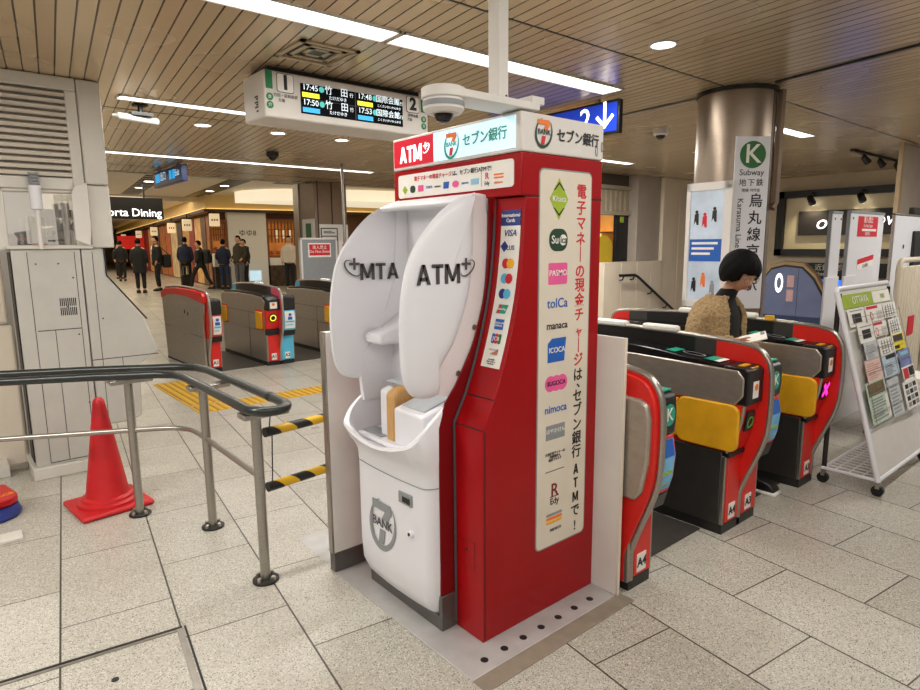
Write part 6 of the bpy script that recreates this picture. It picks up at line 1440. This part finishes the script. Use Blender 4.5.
# --- people on the far concourse and in the booth
def walker(name_label, pos, face, h, coat, trousers, hair='hair', stride=.0, look=0., coat_len=.50, top=None, arms=.0, cut=False):
    """figure facing direction angle face (0 = towards -y, counter-clockwise), height h; stride = half step length"""
    p = thing('person', name_label, 'person', pos, face); A = root_mat(p); k = h / 1.70
    S4 = A @ Matrix.Scale(k, 4)
    hd = head_mesh(1.); HMx = Matrix.Translation((0, -.03, 1.585)) @ Matrix.Rotation(look, 4, 'X'); hd.transform(HMx)
    s = stride
    legs = [[(0, 0, .93, .13, .1), (sx * .085, -sx * s * .25, .82, .08), (sx * .09, -sx * s * .55 - .03, .48, .055), (sx * .09, -sx * s * .8 + (.05 if sx * s < 0 else 0), .10 + (.05 if sx * s < 0 else 0), .04), (sx * .09, -sx * s * .8 - .10, .045 + (.03 if sx * s < 0 else 0), .035)] for sx in (1, -1)]
    arm = [[(0, 0, 1.40, .10, .08), (sx * .17, 0, 1.37, .055), (sx * .22, .03 + arms * .03, 1.10, .042), (sx * .215, -.06 - arms * .16, .90 + arms * .16, .033), (sx * .20, -.10 - arms * .2, .80 + arms * .24, .03, .018)] for sx in (1, -1)]
    bd = skin_mesh([[(0, 0, .93, .13, .1), (0, 0, 1.10, .12, .09), (0, 0, 1.27, .14, .10), (0, 0, 1.40, .10, .08), (0, -.01, 1.47, .052), (0, -.02, 1.54, .05)]] + legs + arm, 1)
    mesh_obj('body', remeshed([hd, bd], .014, 2), M['skin'], p, S4)
    hh = hair_mesh(1., False); hh.transform(HMx); mesh_obj('hair', hh, M[hair], p, S4)
    zt = .95 - coat_len + .45
    lo = loft([(0, 0, .93 + .45 - coat_len, .20, .155), (0, 0, 1.05, .19, .15), (0, 0, 1.25, .20, .155), (0, 0, 1.36, .185, .13), (0, 0, 1.43, .10, .09), (0, -.005, 1.48, .07, .07)], 24, capped=True)
    sl = [skin_mesh([[(sx * .08, 0, 1.37, .07), (sx * .17, 0, 1.355, .07), (sx * .225, .03 + arms * .03, 1.10, .06), (sx * .22, -.05 - arms * .15, .92 + arms * .15, .048)]], 1) for sx in (1, -1)]
    mesh_obj('coat', remeshed([lo] + sl, .016, 2), coat, p, S4)
    lg = [[(0, 0, .96, .15, .11), (sx * .09, -sx * s * .25, .80, .095), (sx * .092, -sx * s * .55 - .03, .48, .072), (sx * .092, -sx * s * .8 + (.05 if sx * s < 0 else 0), .12 + (.05 if sx * s < 0 else 0), .06)] for sx in (1, -1)]
    mesh_obj('trousers', skin_mesh(lg, 1), trousers, p, S4)
    for sx in (1, -1):
        z0 = .04 if sx * s < 0 else 0.; y = -sx * s * .8 + (.05 if sx * s < 0 else 0)
        mb = MB(); mb.prism([(y + .08, z0), (y - .17, z0), (y - .17, z0 + .04), (y - .08, z0 + .09), (y + .07, z0 + .10)], 'x', sx * .09 - .045, sx * .09 + .045); mesh_obj('shoe', mb_mesh(mb), M['black'], p, S4)
    if top is not None:
        mb = MB(); mb.poly((0, -.165, 1.05), (1, 0, 0), (0, .12, 1), [(-.05, 0), (.05, 0), (.065, .36), (-.065, .36)], .01); mesh_obj('shirt', mb_mesh(mb), top, p, S4)
    return p, S4
cb = P('coat_black', '15161A', .8, 0, .2, 20); cn = P('coat_navy', '1D2740', .8, 0, .2, 20); cg = P('coat_brown_olive', '3A3327', .8, 0, .2, 20); ct_ = P('trousers_dark', '17181C', .8, 0, .2, 20); jn = P('jeans_blue', '2F3E5C', .8, 0, .2, 20); lt = P('shirt_light', 'CFC6B8', .8, 0, .1, 20)
Zf = .2
# facing helper: seen from the camera the far people walk left (about +y) or away (about +x)
walker('person in black seen from behind, farthest left beside the booth', (6.2, 30.0, Zf), 2.9, 1.72, cb, ct_)
walker('person in long black coat seen from behind, standing second from the left', (4.955, 21.55, Zf), 2.75, 1.69, cb, ct_, coat_len=.75)
walker('man in black suit and white shirt facing left', (5.65, 22.2, Zf), -1.7, 1.78, cb, ct_, top=M['paper'])
walker('person in navy coat seen from behind with a dark bag', (6.75, 22.9, Zf), 2.6, 1.76, cn, ct_)
walker('person in black coat striding left with a backpack', (6.72, 21.3, Zf), .9 + PI, 1.62, cb, ct_, stride=.38, coat_len=.6)
walker('person in navy jacket and jeans facing the white logo wall', (7.45, 21.15, Zf), 2.5, 1.66, cn, jn, arms=.6)
walker('person half hidden behind the man in the brown jacket', (8.0, 20.75, Zf), -1.3, 1.66, cb, ct_)
walker('man in brown jacket with black backpack facing left', (7.62, 20.2, Zf), 2.0 + PI, 1.76, cg, P('trousers_grey', '5A5C60', .8), arms=.5)
walker('person in pale shirt and black trousers beside the brown column', (8.75, 18.9, Zf), -.6, 1.74, lt, ct_)
walker('person in dark clothes far away in the shop corridor', (6.6, 32.5, Zf), 0.2, 1.6, cb, ct_)
def backpack(pos, rz, label, s=1.):
    t = thing('backpack', label, 'backpack', pos, rz)
    obj('pack', MB().box(-.15 * s, .15 * s, -.09, .10, -.22 * s, .24 * s), M['black'], t, .06, 4, world=False)
    obj('pocket', MB().box(-.11 * s, .11 * s, .10, .14, -.17 * s, .05 * s), M['black'], t, .03, 3, world=False)
    b = MB()
    for sx in (-1, 1): b.tube([(sx * .1, -.08, .18), (sx * .11, -.22, .2), (sx * .11, -.32, .05), (sx * .11, -.12, -.15)], .018, 8)
    obj('strap', b, M['black'], t, world=False)
def behind(pos, face, d=.24, z=1.2):   # a point behind a figure facing angle face
    return (pos[0] - math.sin(face) * d, pos[1] + math.cos(face) * d, pos[2] + z)
backpack(behind((7.62, 20.2, Zf), 2.0 + PI), 2.0 + PI, 'black backpack worn by the man in the brown jacket')
backpack(behind((6.72, 21.3, Zf), .9 + PI, .24, 1.1), .9 + PI, 'black backpack worn by the striding person in the black coat')
t = thing('shoulder_bag', 'dark bag hanging at the right of the man in the black suit', 'bag', (5.95, 22.3, 1.15)); obj('bag', MB().box(5.82, 6.1, 22.2, 22.4, .95, 1.4), M['black'], t, .05, 3); obj('strap', MB().tube([(5.85, 22.3, 1.38), (5.70, 22.25, 1.64), (5.78, 22.25, 1.64), (6.05, 22.3, 1.38)], .012, 6), M['black'], t)
t = thing('suitcase', 'black suitcase standing by the person in the navy coat', 'suitcase', (6.45, 22.0, .2)); obj('shell', MB().box(6.3, 6.62, 21.9, 22.1, .24, .72), M['black'], t, .04, 3); obj('handle', MB().tube([(6.38, 22, .7), (6.38, 22, .98), (6.54, 22, .98), (6.54, 22, .7)], .012, 6), M['grey_ink'], t); obj('wheel', MB().tube([(6.33, 21.97, .225), (6.33, 22.03, .225)], .025, 10).tube([(6.59, 21.97, .225), (6.59, 22.03, .225)], .025, 10), M['black'], t)
p_, S_ = walker('person with dark peaked cap inside the booth window', (.66, 6.6, 0), 1.3, 1.74, cn, ct_)
mb = MB(); mb.lathe([(.098, 0), (.10, .03), (.12, .06), (.115, .075), (.02, .085)], (0, -.02, 1.63), 24); mb.prism([(-.07, -.09), (.07, -.09), (.06, -.17), (0, -.19), (-.06, -.17)], 'z', 1.625, 1.64)
mesh_obj('peaked_cap', mb_mesh(mb), P('cap_dark', '2A2326', .7), p_, S_); mb = MB(); mb.lathe([(.1012, .006), (.1015, .026)], (0, -.02, 1.63), 24, caps=False); mesh_obj('cap_band', mb_mesh(mb), M['red_dark'], p_, S_)

# ------------------------------------------------------------------ tidy up the helper lettering object
bpy.data.objects.remove(_FO)
